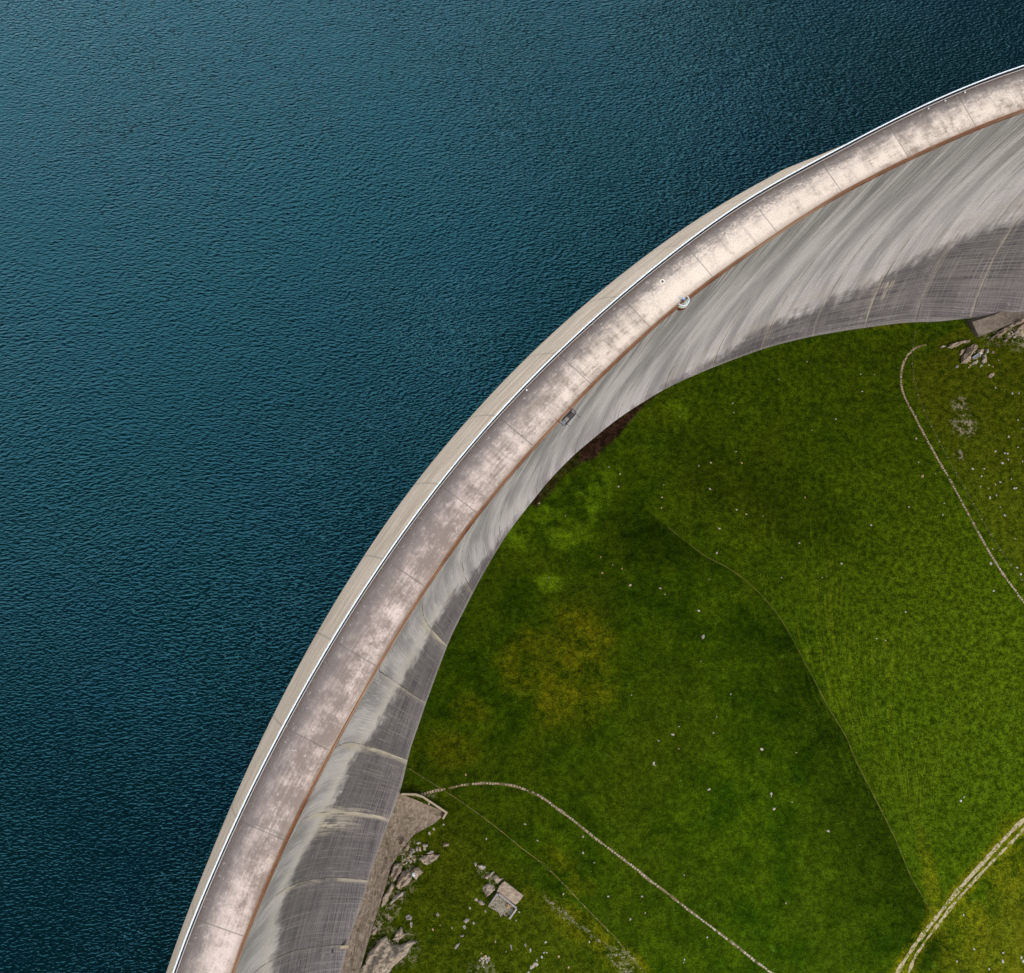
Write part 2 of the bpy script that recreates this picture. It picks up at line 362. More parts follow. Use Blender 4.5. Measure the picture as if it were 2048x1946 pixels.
# ---- meadow
def m_ground():
    n = NT('alpine_grassland', 1., .0); p = n.pos(); q = n.map(p, (1, 1, 0))
    big = n.noise(q, .022, 4, .55); mid = n.noise(q, .10, 6, .68); fin = n.noise(q, .6, 6, .72); tiny = n.noise(q, 2.4, 4, .75)
    c = n.mix(n.ss(mid, .32, .68), (.0155, .040, .0013), (.045, .078, .0022))
    c = n.mix(n.ss(big, .42, .66, 0, .5), c, (.044, .062, .003))
    c = n.mix(n.attr('fresh'), c, n.mix(n.ss(fin, .35, .65), (.034, .060, .0022), (.062, .092, .0032)))
    c = n.mix(n.math('MULTIPLY', n.attr('lush'), n.ss(mid, .40, .60, .05, 1.)), c, (.10, .18, .005))
    c = n.mix(n.math('MULTIPLY', n.attr('deep'), .97), c, n.mix(n.ss(mid, .35, .65), (.0075, .017, .0009), (.017, .031, .0013)))
    c = n.mix(n.math('MULTIPLY', n.attr('yellow'), n.ss(n.math('ADD', n.math('MULTIPLY', mid, .6), n.math('MULTIPLY', fin, .4)), .36, .62, .05, 1.)), c, (.125, .118, .004))
    c = n.mix(n.math('MULTIPLY', n.attr('olive'), n.ss(fin, .35, .65, .35, .95)), c, (.070, .080, .0045))
    # fan of worn animal trails running to the gate by the track
    G = at([(1868, 1835)])[0]
    s = n.sep(q); dx = n.math('SUBTRACT', s[0], float(G[0])); dy = n.math('SUBTRACT', s[1], float(G[1]))
    an = n.math('ARCTAN2', dy, n.math('MULTIPLY', dx, -1.)); 
    rr = n.math('SQRT', n.math('ADD', n.math('MULTIPLY', dx, dx), n.math('MULTIPLY', dy, dy)))
    an = n.math('ADD', an, n.math('MULTIPLY', rr, -.0030))
    wv = n.math('DIVIDE', n.math('MULTIPLY', n.math('SUBTRACT', n.noise(q, .13, 3, .55), .5), 5.), n.math('ADD', rr, 22.))
    an2 = n.math('ADD', an, wv)
    tr = n.noise(n.comb(n.math('MULTIPLY', an2, 62.), n.math('MULTIPLY', rr, .012), 0), 1., 1, .4)
    tl = n.ss(n.math('ABSOLUTE', n.math('SUBTRACT', tr, .5)), .030, .006)
    tr2 = n.noise(n.comb(n.math('MULTIPLY', an2, 30.), n.math('MULTIPLY', rr, .015), 4.), 1., 1, .4)
    tl2 = n.ss(n.math('ABSOLUTE', n.math('SUBTRACT', tr2, .5)), .030, .006)
    tlm = n.math('MULTIPLY', n.math('MAXIMUM', tl, tl2), n.math('MULTIPLY', n.attr('trails'), n.ss(n.noise(q, .07, 3, .6), .36, .56, .3, 1.)))
    c = n.mix(n.math('MULTIPLY', tlm, .5), c, (.105, .14, .006))
    # round clumps of coarser herbs, tufts, tiny pale flowers
    vo = n.voro(q, .11); c = n.mix(n.math('MULTIPLY', n.ss(vo, .115, .07, 0, .45), n.ss(tiny, .3, .7, .4, 1.)), c, (.06, .11, .009))
    fl = n.math('MULTIPLY', n.ss(n.voro(n.map(q, (1, 1, 0), (3, 5, 0)), .75), .09, .03), n.ss(n.noise(q, .16, 4, .6), .46, .60, .04, .75)); c = n.mix(n.math('MULTIPLY', fl, n.ss(n.attr('fresh'), 1., 0., .35, .9)), c, (.34, .32, .12))
    hole = n.math('MULTIPLY', n.ss(n.voro(n.map(q, (1, 1, 0), (7, 2, 0)), .16), .16, .08), n.math('ADD', n.math('MULTIPLY', n.attr('olive'), .8), .2)); c = n.mix(n.math('MULTIPLY', hole, .6), c, (.012, .03, .004))
    c = n.mix(n.math('MULTIPLY', n.attr('soil'), n.ss(fin, .25, .5, .75, 1.)), c, n.mix(n.ss(fin, .4, .7), (.020, .0105, .007), (.038, .021, .013)))
    c = n.mix(n.math('MULTIPLY', n.attr('scree'), n.ss(fin, .48, .60)), c, (.23, .20, .155))
    alt = n.ss(n.sep(p)[2], -60., 40.); c = n.mix(n.math('MULTIPLY', alt, n.ss(mid, .45, .6)), c, (.2, .18, .15))
    tus = n.voro(n.map(q, (1, 1, 0), (1, 8, 0)), .55); c = n.scl(c, .98); c = n.mix(n.ss(tus, .10, .02, 0, .35), c, (.010, .022, .001)); med = n.noise(n.map(q, (1, 1, 0), (31, 8, 0)), .28, 5, .7); c = n.scl(c, n.ss(med, .3, .7, .74, 1.22)); c = n.scl(c, n.ss(fin, .3, .7, .55, 1.45)); c = n.scl(c, n.ss(tiny, .3, .7, .6, 1.4))
    n.base(c); n.bump(n.math('ADD', n.math('MULTIPLY', med, 2.2), n.math('ADD', n.math('MULTIPLY', fin, 1.0), n.math('MULTIPLY', tiny, .5))), .9, .6)
    return n.m
def m_rock(name='lichened_gneiss', base=(.25, .20, .155), hi=(.50, .42, .34)):
    n = NT(name, .9, .2); p = n.pos()
    a = n.noise(n.map(p, (.6, 1.9, 1), rz=rad(35)), 1., 6, .7); b = n.noise(p, 2.6, 5, .7); c = n.mix(n.ss(a, .32, .66), base, hi)
    c = n.mix(n.ss(b, .56, .66, 0, .75), c, (.09, .07, .055)); c = n.mix(n.ss(n.noise(p, .8, 4, .6), .58, .7, 0, .6), c, (.10, .11, .03))
    n.base(c); n.bump(n.math('ADD', a, b), .8, .3); return n.m

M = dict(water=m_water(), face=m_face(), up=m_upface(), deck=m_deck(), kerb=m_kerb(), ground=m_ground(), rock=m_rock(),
         white=simple('white_paint', (.52, .52, .54), .5, 0, .06), dark=simple('dark_steel_and_shade', (.05, .05, .06), .5, .6), steel=simple('galvanised_steel', (.26, .27, .30), .4, .7),
         rust=simple('rusted_steel', (.17, .055, .02), .8, .2, .4), conc=simple('old_concrete', (.34, .31, .27), .9, 0, .3, 1.2),
         wallrim=simple('pale_concrete_rim', (.40, .34, .25), .9, 0, .2, 1.5), stone=simple('white_stone', (.36, .325, .27), .9, 0, .3, 2.),
         tan=simple('tan_stone', (.42, .29, .17), .9, 0, .3, 2.), grey=simple('grey_stone', (.32, .29, .255), .9, 0, .35, 1.5),
         blue=simple('blue_grey_paint', (.20, .27, .38), .4, .2, .1), brownc=simple('footing_concrete', (.17, .145, .125), .9, 0, .35, .9),
         post=simple('pale_wood_post', (.55, .50, .38), .8, 0, .2), wire=simple('fence_wire', (.40, .38, .25), .6, .3), lid=simple('pale_sheet_metal', (.62, .66, .74), .35, .2, .1))

# ------------------------------------------------------------------ land and water
def spacing(lo, hi, fine, a, b, ratio=1.10, mx=60.):
    v = list(np.arange(lo, hi + fine, fine)); st = fine
    x = v[-1]
    while x < b: st = min(st * ratio, mx); x += st; v.append(x)
    st = fine; x = v[0]; pre = []
    while x > a: st = min(st * ratio, mx); x -= st; pre.append(x)
    return np.array(pre[::-1] + v)
xs = spacing(-34, 216, .62, -3500, 3500); ys = spacing(-86, 140, .62, -3500, 3500)
GX, GY = np.meshgrid(xs, ys, indexing='ij'); GZ = ground(GX, GY)
# attributes
def seg_dist(pts, x, y):
    pts = np.asarray(pts)[:, :2]; best = np.full(x.shape, 1e9); side = np.zeros(x.shape)
    for a, b in zip(pts[:-1], pts[1:]):
        d = b - a; L = d @ d; t = np.clip(((x - a[0]) * d[0] + (y - a[1]) * d[1]) / L, 0, 1)
        ex = x - a[0] - t * d[0]; ey = y - a[1] - t * d[1]; ds = np.hypot(ex, ey); m = ds < best
        best = np.where(m, ds, best); side = np.where(m, d[0] * ey - d[1] * ex, side)
    return best, np.sign(side)
def blob(pxc, rx, ry=None, soft=1., rot=0):
    c = at([pxc])[0]; ry = ry or rx; ca, sa = math.cos(rot), math.sin(rot)
    dx, dy = GX - c[0], GY - c[1]; u = (dx * ca + dy * sa) / rx; v = (-dx * sa + dy * ca) / ry
    nz = .35 * vnoise(GX, GY, 6, 11) + .2 * vnoise(GX, GY, 2.5, 12)
    return np.clip(1.25 - (u * u + v * v) + nz, 0, 1)
TR1 = zoomed(1000, 700, .3731, [(600, 740), (700, 800), (780, 860), (900, 950), (1000, 1030), (1100, 1105), (1220, 1165), (1300, 1220), (1400, 1310), (1500, 1430), (1570, 1550), (1620, 1650), (1680, 1760)]) + \
      zoomed(1300, 1400, .3789, [(935, 30), (985, 110), (1040, 200), (1090, 330), (1200, 540), (1290, 720), (1380, 940), (1500, 1140)])
tr1 = at(TR1); dist, side = seg_dist(tr1[3:], GX, GY)
far_ = seg_dist(at(zoomed(1700, 600, .373, [(410, 240), (310, 290), (272, 400), (300, 540), (380, 690), (540, 970), (700, 1270), (933, 1625)]) + [(2200, 1500)]), GX, GY)
east = side > 0
fresh = np.where(east, sstep(0, 1.2, dist) * .45 + .55 * sstep(4, 60, dist), 0)
# the lower part of the mown meadow is the brightest
cc = at([(1900, 1350)])[0]; dd = np.hypot((GX - cc[0]) / 75, (GY - cc[1]) / 65)
fresh = fresh * (0.28 + .72 * np.clip(1.35 - dd, 0, 1))
inlow = at([(1300, 1760), (1560, 1946)])
rt = np.hypot(GX - tr1[5][0], GY - tr1[5][1])
deep = sstep(6, 45, rt) * np.clip(np.where(east, 0, 1 - sstep(0, 34, dist)), 0, 1) * .85 + .6 * blob((1380, 1080), 26, 10) * (~east) + .5 * blob((1560, 1000), 40, 12, rot=-.5)
lush = np.maximum.reduce([blob((1050, 1075), 7, 5), blob((1175, 1000), 9, 6, rot=.5), blob((1120, 1040), 14, 9) * .4, blob((1100, 1165), 5, 3) * .7, blob((1205, 960), 8, 3, rot=.6) * .6, blob((1130, 1080), 5, 3) * .8, blob((1360, 820), 5, 4) * .4, blob((1490, 835), 5, 4) * .35])
yellow = np.maximum.reduce([blob((1160, 1280), 11, 12) * .75, blob((1115, 1400), 9, 9) * .75, blob((1060, 1330), 9, 12) * .5, blob((1140, 1340), 16, 18) * .45, blob((900, 1500), 9, 6) * .4, blob((940, 1420), 6, 5) * .4,
     blob((1868, 1810), 3.2, 7) * 1., blob((1858, 1740), 3, 14, rot=.1) * .6, blob((1130, 1840), 10, 3.5, rot=-.75) * .7, blob((1200, 1890), 18, 4.5, rot=-.75) * 1.0, blob((1050, 1790), 5, 3) * .5, blob((1750, 640), 14, 3) * .6, blob((1260, 1930), 9, 4, rot=-.7) * .8,
     blob((1990, 1900), 20, 15) * 1., blob((2060, 1800), 14, 22) * .95, blob((1130, 1740), 10, 5, rot=-.7) * .45])
olive = np.zeros_like(GX)
Pg = np.stack([GX, GY], -1)
# right of the curved stone path and below the left fence the sward is olive
dr, sr_ = far_
olive = np.where((sr_ > 0) & (GX > 120), sstep(0, 6, dr) * .85, olive)
FEN = zoomed(650, 1500, .3293, [(515, 115), (590, 165), (680, 215), (750, 260), (865, 340), (965, 410), (1070, 490), (1165, 575), (1290, 665), (1350, 700), (1375, 740), (1470, 830), (1570, 945), (1660, 1035), (1765, 1135), (1845, 1250), (1870, 1285), (1940, 1345), (2100, 1500)])
fen = at(FEN); df, sf_ = seg_dist(fen, GX, GY)
olive = np.where((sf_ < 0) & (GX < 90), np.maximum(olive, sstep(0, 14, df) * .7), olive)
TRK_A = zoomed(1300, 1400, .3789, [(2100, 520), (1974, 630), (1900, 700), (1800, 810), (1700, 920), (1620, 1010), (1540, 1110), (1460, 1210), (1400, 1290), (1340, 1380), (1305, 1441), (1240, 1570)])
TRK_B = zoomed(1300, 1400, .3789, [(2100, 560), (1974, 680), (1900, 760), (1800, 860), (1700, 965), (1600, 1080), (1540, 1160), (1470, 1250), (1400, 1350), (1365, 1441), (1300, 1570)])
da, _ = seg_dist(at(TRK_A), GX, GY); db, sb_ = seg_dist(at(TRK_B), GX, GY)
olive = np.where((sb_ > 0) & (GY < -10) & (GX > 130), np.maximum(olive, sstep(2, 16, db) * .75), olive)
yellow = np.maximum(yellow, 1.0 * np.clip(1.7 - np.minimum(da, db) / 1.5, 0, 1))
fresh = np.where((sb_ > 0) & (GX > 130) & (GY < -20), .15, fresh)
soil = np.zeros_like(GX)
SOIL = at([(1330, 772), (1290, 806), (1255, 846), (1225, 880), (1190, 915), (1165, 922), (1130, 945), (1095, 990), (1070, 1012), (1060, 1000), (1110, 945), (1160, 900), (1215, 850), (1290, 800)])
def inpoly(poly, x, y):
    r = np.zeros(x.shape, bool); n = len(poly)
    for i in range(n):
        x1, y1 = poly[i][:2]; x2, y2 = poly[(i + 1) % n][:2]
        c = ((y1 > y) != (y2 > y)) & (x < (x2 - x1) * (y - y1) / (y2 - y1 + 1e-12) + x1); r ^= c
    return r
sd, _ = seg_dist(np.vstack([SOIL, SOIL[:1]]), GX, GY); ins = inpoly(SOIL, GX + .5 * vnoise(GX, GY, 3, 3), GY + .5 * vnoise(GX, GY, 3, 5))
soil = np.where(ins, 1., np.clip(.75 - sd / 1.3, 0, 1)) * np.where(GX < 45, .8 + .25 * vnoise(GX, GY, 3, 6), 1)
trails = np.where(east, sstep(0.2, 2, dist) * (1 - .85 * sstep(12, 42, dist)), .35 * (1 - sstep(2, 22, dist))) * np.clip(1.45 - dd, 0, 1) * ~((sb_ > 0) & (GX > 130) & (GY < -20))
scree = np.maximum.reduce([blob((1098, 1790), 1, 1) * 0, blob((1105, 1808), 4, 1.0, rot=-.9) * .8, blob((1130, 1830), 3.5, 1.2, rot=-.8) * .9, blob((1240, 1920), 5, 3, rot=-.7) * .9, blob((1925, 853), 5, 3.5) * .9, blob((1920, 810), 3.5, 3) * .7, blob((1918, 910), 1.4, 2) * .8, blob((2030, 672), 9, 5) * 1., blob((965, 1945), 4, 3) * .4, blob((848, 1590), 4, 1.2) * .6, blob((812, 1716), 4, 5) * .9, blob((800, 1752), 5, 5) * .9, blob((785, 1800), 3, 7, rot=-.4) * .9, blob((762, 1855), 3, 7, rot=-.4) * .8, blob((790, 1895), 7, 5) * .7, blob((745, 1930), 5, 6) * .9, blob((975, 1755), 4, 2, rot=-.7) * .7, blob((1930, 826), 2, 1.5) * .7, blob((1180, 1868), 9, .6, rot=-.62) * .55])
gm = fast_mesh('meadow', np.stack([GX, GY, GZ], -1).reshape(-1, 3), grid_faces(len(xs), len(ys), flip=True))
for nme, arr in dict(fresh=fresh, deep=np.clip(deep, 0, 1), lush=lush, yellow=np.clip(yellow, 0, 1), olive=olive, soil=soil, trails=np.clip(trails, 0, 1), scree=scree).items(): set_attr(gm, nme, arr)
tag(link('ground', gm, M['ground']), kind='structure')

# lake: one sheet held behind the arch
kk = np.linspace(-13, 24, 150); rr_ = np.array([R + WC + 1.0, R + WC + 30, R + WC + 120, R + 350, R + 700, R + 1150])
KK, RR = np.meshgrid(kk, rr_, indexing='ij'); a_ = A0 + DA * KK
wm = fast_mesh('lake', np.stack([CX + RR * np.cos(a_), CY + RR * np.sin(a_), np.full(RR.shape, ZW)], -1).reshape(-1, 3), grid_faces(len(kk), len(rr_), flip=True))
tag(link('water', wm, M['water']), kind='structure')

# ------------------------------------------------------------------ the dam
dam = thing('arch_dam', 'huge curved grey concrete arch dam between teal lake and green meadow', 'dam', (float(CX), float(CY), ZG))
def under(o): o.parent = dam; o.matrix_parent_inverse = Matrix.Translation((-CX, -CY, -ZG)); return o
RUST = [(2048,220),(1984,244),(1920,271),(1856,300),(1808,324),(1760,346),(1696,378),(1632,417),(1584,446),(1536,480),(1472,529),(1424,559),(1376,594),(1344,620),(1302,657),(1248,706),(1184,770),(1120,841),(1069,892),(1020,949.5),(978,999),(930,1061),(860,1164),(818,1228),(777,1295),(750,1347),(702,1431),(662.5,1502),(623,1582),(583,1657),(539,1753),(503,1840),(467.6,1940)]
RAIL = [(2048,130),(1984,153),(1920,177),(1856,205.6),(1792,237.6),(1728,271),(1664,306),(1600,341),(1536,370),(1472,410),(1408,458),(1344,506),(1280,558),(1235,594),(1152,671),(1088,730),(1020,799),(972,853.5),(930,901),(879,965),(828,1033),(764,1122),(714,1200),(662.5,1279.5),(599,1395),(559,1462.5),(519,1542),(479.5,1621.6),(440,1713),(400,1800.5),(345,1946)]
BASE = [(1946,644),(1824,649),(1728,661.6),(1632,676),(1536,699),(1482,718),(1430,737),(1376,760),(1328,783),(1280,812),(1232,844),(1205,866),(1148,914),(1103,960),(1068,1004),(1020,1066),(988,1119),(956,1176),(924,1240),(900,1290),(877,1355),(849,1435),(823.5,1514),(810,1575),(792,1629),(774,1677),(750,1749),(730,1820),(710,1872),(694,1940)]
WATL = [(1536,362),(1472,396),(1408,434),(1344,471),(1264,534),(1184,598),(1136,636),(1072,697),(1007,761),(940,834),(892,889),(837.5,953),(780,1033),(732,1103),(674,1200),(623,1279.5),(583,1359),(531,1462.5),(491.5,1546),(452,1633.5),(408,1749),(333,1946)]
def curve(pts, z, bw=.6):
    k, r = karc(at(pts, z)); o = np.argsort(k); k, r = k[o], r[o]
    g = np.linspace(-7, 18, 251); out = []
    for x in g:
        xx = min(max(x, k[0] + .3), k[-1] - .3); w = np.exp(-((k - xx) / bw) ** 2 / 2); A = np.stack([np.ones_like(k), k - xx], 1)
        c = np.linalg.lstsq(A * np.sqrt(w)[:, None], r * np.sqrt(w), rcond=None)[0]; out.append(c[0])
    return lambda q: np.interp(q, g, out)
r_in = curve(RUST, 0); r_out = curve(RAIL, 1.0)
bk_, br_ = karc(at(BASE)); bz_ = at(BASE)[:, 2]; o_ = np.argsort(bk_); bk_, br_, bz_ = bk_[o_], br_[o_], bz_[o_]
top_r = at([(1946, 644), (1997, 622), (2048, 601)], -112.0); tk, tr = karc(top_r)
bk_ = np.concatenate([[-9, -6, -5.], bk_, [17, 20]]); br_ = np.concatenate([[br_[0] - 9, br_[0] - 5, br_[0] - 4.0], br_, [br_[-1], br_[-1]]]); bz_ = np.concatenate([[-60, -95, -106.], bz_, [bz_[-1] + 12, -60]])
gk = np.linspace(-9, 20, 400)
def smooth(v, n=5): p = np.pad(v, n, mode='edge'); return np.convolve(p, np.ones(2 * n + 1) / (2 * n + 1), 'valid')
br_s, bz_s = smooth(np.interp(gk, bk_, br_), 3), smooth(np.interp(gk, bk_, bz_), 4)
base_r = lambda k: np.interp(k, gk, br_s); base_z = lambda k: np.interp(k, gk, bz_s)
wk_, wr_ = karc(at(WATL, ZW)); o_ = np.argsort(wk_); wk_, wr_ = wk_[o_], wr_[o_]
wat_r = curve(WATL, ZW, .7)

K = np.arange(-6.5, 17.01, 1 / 24.); NZ = 90
U = np.linspace(0, 1, NZ)
def shape(u): return 3.9 * (u ** 1.3 * (1 - u) ** .6) / .42
K2, U2 = np.meshgrid(K, U, indexing='ij')
zb = base_z(K2) - 1.2; zf = zb * U2
rf = r_in(K2) - ((r_in(K2) - base_r(K2)) * U2 ** 3 - shape(U2))
a2 = A0 + DA * K2
fm = fast_mesh('face', np.stack([CX + rf * np.cos(a2), CY + rf * np.sin(a2), zf - .35 * (1 - U2)], -1).reshape(-1, 3), grid_faces(len(K), NZ))
set_uv(fm, np.stack([K2 * BLK, zf], -1).reshape(-1, 2))
DK = [(-9, -60), (-5, -62), (-2.98, -70.5), (-2.48, -75), (-2.1, -80.5), (-1.37, -87), (-.91, -94), (-.17, -98), (.94, -102), (1.92, -110), (3.0, -114.5), (4, -121), (5.5, -121), (6.32, -116), (7.23, -110.5), (7.89, -104), (8.37, -97), (8.83, -93), (9.49, -91), (10.1, -88), (10.6, -86), (10.93, -80), (11.3, -72), (12, -72), (12.4, -66), (12.9, -58), (13.3, -58), (13.7, -64), (14.2, -69), (17, -62)]
dz = np.interp(K2, [a for a, b in DK], [b for a, b in DK])
set_attr(fm, 'dark', np.clip(.5 + (dz - zf) / 20., 0, 1))
set_attr(fm, 'warm', np.exp(-((zf - dz - 5) / 8.) ** 2) * np.where(K2 < 3, 1., np.where(K2 > 8.3, .9, .0)))
set_attr(fm, 'pale', np.clip((np.abs(zf) - 30) / 30, 0, 1) * np.where(K2 > 8.2, 1., np.where(K2 < 3.6, .65, .25)))
leak = np.zeros_like(K2)
def leakpx(px, zguess, wk, lz):   # a lime run starting at (block, height)
    pass
for (k0, z0, wdt, ln, st) in [(12.18, -66, .10, 40, 1.), (12.30, -66, .06, 26, .7), (12.08, -62, .03, 45, .8), (11.05, -40, .05, 90, .9), (12.0, -45, .06, 80, 1.0), (9.05, -70, .06, 60, .7), (8.05, -80, .05, 45, .5), (13.1, -70, .04, 16, .4), (-1.15, -96, .14, 5, .9), (-1.15, -99, .03, 8, .9), (10.05, -60, .04, 50, .4), (.98, -98, .05, 22, .5), (-.9, -90, .05, 30, .4), (-2.0, -80, .05, 40, .5)]:
    sp_w = wdt * (1 + .3 * np.clip((z0 - zf) / ln, 0, 1))
    leak = np.maximum(leak, st * np.clip(1.4 - np.abs(K2 - k0) / sp_w, 0, 1) * sstep(z0 + 1.5, z0 - 1, zf) * (1 - sstep(z0 - ln, z0 - ln * .4 - .5, -(-zf)) if False else st * np.clip(1.4 - np.abs(K2 - k0) / sp_w, 0, 1) * np.clip((z0 - zf) / 1.5, 0, 1) * np.clip((zf - (z0 - ln)) / (ln * .6), 0, 1)))
set_attr(fm, 'leak', np.clip(leak, 0, 1)); set_attr(fm, 'rim', np.clip(1 - (zf - zb - 1.2) / 1.3, 0, 1) * np.where(K2 > 8, .8, .45))
under(link('downstream_face', fm, M['face']))
# upstream face bulges into the lake
U = np.linspace(0, 1, 50); K3, U3 = np.meshgrid(K, U, indexing='ij'); zu = -U3 * 124
bul = np.maximum(wat_r(K3) - r_out(K3), 4.0); bul = np.where(K3 < 2.0, bul[0, 0] * 0 + np.interp(K3, [-7, 0, 1, 2.], [2.5, 3.2, 5.2, 1.0 * float(wat_r(2.) - r_out(2.))]), bul)
prof = np.interp(zu, [-124, -80, -50, -25, -8, 0], [1.15, 1.75, 1.55, 1.0, .40, 0.0])
# smooth cubic through the same heights
zz_ = -zu; prof = np.where(zz_ < 25, 1.62 * (zz_ / 25) - .62 * (zz_ / 25) ** 2, 1 + .38 * (zz_ - 25) / 25 - .13 * ((zz_ - 25) / 25) ** 2)
ru = r_out(K3) - .1 + bul * prof; a3 = A0 + DA * K3
um = fast_mesh('upface', np.stack([CX + ru * np.cos(a3), CY + ru * np.sin(a3), zu - .3 * (1 - U3)], -1).reshape(-1, 3), grid_faces(len(K), 50, flip=True))
set_uv(um, np.stack([K3 * BLK, zu], -1).reshape(-1, 2)); under(link('upstream_face', um, M['up']))

def sweep(name, prof, mat, krange=(-6.5, 17.0), step=1 / 24., parent=None, uvs=1.):
    """prof: list of (edge, offset, z); edge 'i' counts from the downstream edge, 'o' from the upstream edge; closed ring"""
    k = np.arange(krange[0], krange[1] + 1e-6, step); m = len(prof)
    P = np.stack([pol(k, (r_in(k) if e == 'i' else r_out(k)) + off, z) for e, off, z in prof], 1)
    me = fast_mesh(name, P.reshape(-1, 3), np.vstack([grid_faces(len(k), m), np.array([[i * m + m - 1, i * m, (i + 1) * m, (i + 1) * m + m - 1] for i in range(len(k) - 1)])]), False)
    L = np.array([0.] + [abs(prof[i][1] - prof[0][1]) for i in range(1, m)])
    set_uv(me, np.stack([np.repeat(k * BLK, m), np.tile(L, len(k))], -1)); return under(link(name, me, mat)) if parent is None else link(name, me, mat, parent)
# deck
k = K; vv = np.linspace(0, 1, 9)
KD, VD = np.meshgrid(k, vv, indexing='ij'); rD = r_in(KD) + (r_out(KD) - r_in(KD)) * VD; aD = A0 + DA * KD
top = fast_mesh('deck', np.stack([CX + rD * np.cos(aD), CY + rD * np.sin(aD), 0.06 * np.sin(math.pi * VD) + 0 * rD], -1).reshape(-1, 3), grid_faces(len(k), 9, flip=True))
set_uv(top, np.stack([KD * BLK, VD * WC], -1).reshape(-1, 2))
g = lambda c, w: np.exp(-((KD - c) / w) ** 2)
set_attr(top, 'bright', np.clip(1.0 * g(4.15, .75) + .55 * g(3.1, .6) + .35 * g(1.6, .8) + .25 * g(-.3, 1.0) + .15 * g(6.6, .5) + .2 * g(14, .6), 0, 1) * np.clip(1.15 - np.abs(VD - .42) * .9, 0, 1))
set_attr(top, 'pink', sstep(5.0, 8.5, KD))
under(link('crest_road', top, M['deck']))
sweep('crest_slab', [('i', 0, -.02), ('i', 0, -.6), ('o', 0, -.6), ('o', 0, -.02)], M['conc'])
# parapet on the lake side: low wall with white top, thin white kerb line at its foot
sweep('parapet', [('o', -.22, 0.0), ('o', -.22, .98), ('o', .06, .98), ('o', .06, -.4)], M['dark'])  # wall coloured dark to carry the shade of its inner side
sweep('parapet_coping', [('o', -.18, .985), ('o', -.18, 1.04), ('o', .07, 1.04), ('o', .07, .985)], M['white'])
sweep('white_kerb', [('o', -.52, .02), ('o', -.52, .20), ('o', -.38, .20), ('o', -.38, .02)], M['white'])
# downstream edge: rust stained kerb, a ledge below it
sweep('kerb', [('i', .40, .03), ('i', .36, .25), ('i', .0, .25), ('i', -.03, .0)], M['kerb'])
sweep('kerb_rail', [('i', .14, .26), ('i', .14, .36), ('i', .03, .36), ('i', .03, .26)], M['rust'])
sweep('edge_ledge', [('i', .02, -.25), ('i', -.38, -.30), ('i', -.38, -.62), ('i', .02, -.75)], M['kerb'])

# marker posts on the crest
for px in [(1050, 778), (1851, 209), (1886, 196), (1926, 180)]:
    P = at([px], .25)[0]; k_, r_ = karc([P]); p = pol(k_, r_out(k_) - 1.0, 0.02)[0]
    b = MB().tube([p, p + [0, 0, .50]], .15, 12); b.tube([p + [0, 0, .50], p + [0, 0, .62]], [.21, .10], 12)
    tag(b.build('bollard', M['white']), 'short white round bollard standing alone beside the parapet, far from the others' if px[0] == 1050 else 'short white round bollard beside the parapet at the far end of the crest', 'bollard', None if px[0] == 1050 else 'white bollards at the far end of the crest')
# drain in the road
P = at([(1325, 563)], .06)[0]
d_ = MB().tube([P + [0, 0, -.05], P + [0, 0, .03]], .30, 20); o = d_.build('drain_cover', M['dark']); under(o)
d_ = MB(); d_.tube([P + [0, 0, -.05], P + [0, 0, .015]], .5, 24); under(d_.build('drain_collar', simple('light_mortar', (.62, .52, .42), .9, 0, .1)))

# balcony
def frame(k0, r0):
    a = A0 + DA * k0; er = Vector((math.cos(a), math.sin(a), 0)); et = Vector((-math.sin(a), math.cos(a), 0)); return Vector((CX + r0 * er.x, CY + r0 * er.y, 0)), er, et
kb = 4.50; O_, er, et = frame(kb, float(r_in(kb)) + .1)
bal = thing('balcony', None, None, tuple(O_)); del_ = [bal.pop(x, None) for x in ('label', 'category')]
bal.parent = dam; bal.matrix_parent_inverse = Matrix.Translation((-CX, -CY, -ZG)); bal.location = O_
def arc(r, z, n=20, a0=0, a1=math.pi): return [(-er * (r * math.sin(t)) + et * (r * math.cos(t)) + Vector((0, 0, z))) for t in np.linspace(a0, a1, n)]
def bpart(mb, name, mat, sm=False): o = mb.build(name, mat, bal, sm); return o
b = MB(); pts = arc(1.35, 0); b.prism([(p.x, p.y) for p in pts], -.28, .05); bpart(b, 'platform', M['conc'])
b = MB(); b.prism([(p.x, p.y) for p in arc(1.25, 0)], -1.5, -.29); b.prism([(p.x, p.y) for p in arc(.9, 0)], -2.7, -1.51); bpart(b, 'bracket', M['rust'])
b = MB().tube(arc(1.28, 1.15, 28), .10, 8); bpart(b, 'handrail', M['white'], True)
b = MB().tube(arc(1.30, .12, 28), .07, 8); bpart(b, 'bottom_rail', simple('cream_paint', (.6, .56, .42), .6), True)
for t in np.linspace(0.05, math.pi - .05, 9):
    p = -er * (1.28 * math.sin(t)) + et * (1.28 * math.cos(t)); bpart(MB().tube([p + Vector((0, 0, .05)), p + Vector((0, 0, 1.1))], .035, 6), 'baluster', M['steel'])
p = O_ + er * .1 + et * -.2
inst = thing('viewing_scope', 'slim dark post with round blue-grey head standing inside the semicircular balcony', 'viewing instrument', tuple(p + Vector((0, 0, .06))))
MB().tube([(0, 0, 0), (0, 0, .08)], .40, 16).build('foot_plate', M['dark'], inst)
MB().tube([(0, 0, .08), (0, 0, 1.1)], [.22, .20], 12).build('post', simple('purple_grey_paint', (.10, .08, .10), .5), inst)
MB().tube([(0, 0, 1.1), (0, 0, 1.45), (0, 0, 1.55)], [.30, .33, .22], 16).build('head', M['blue'], inst, True)

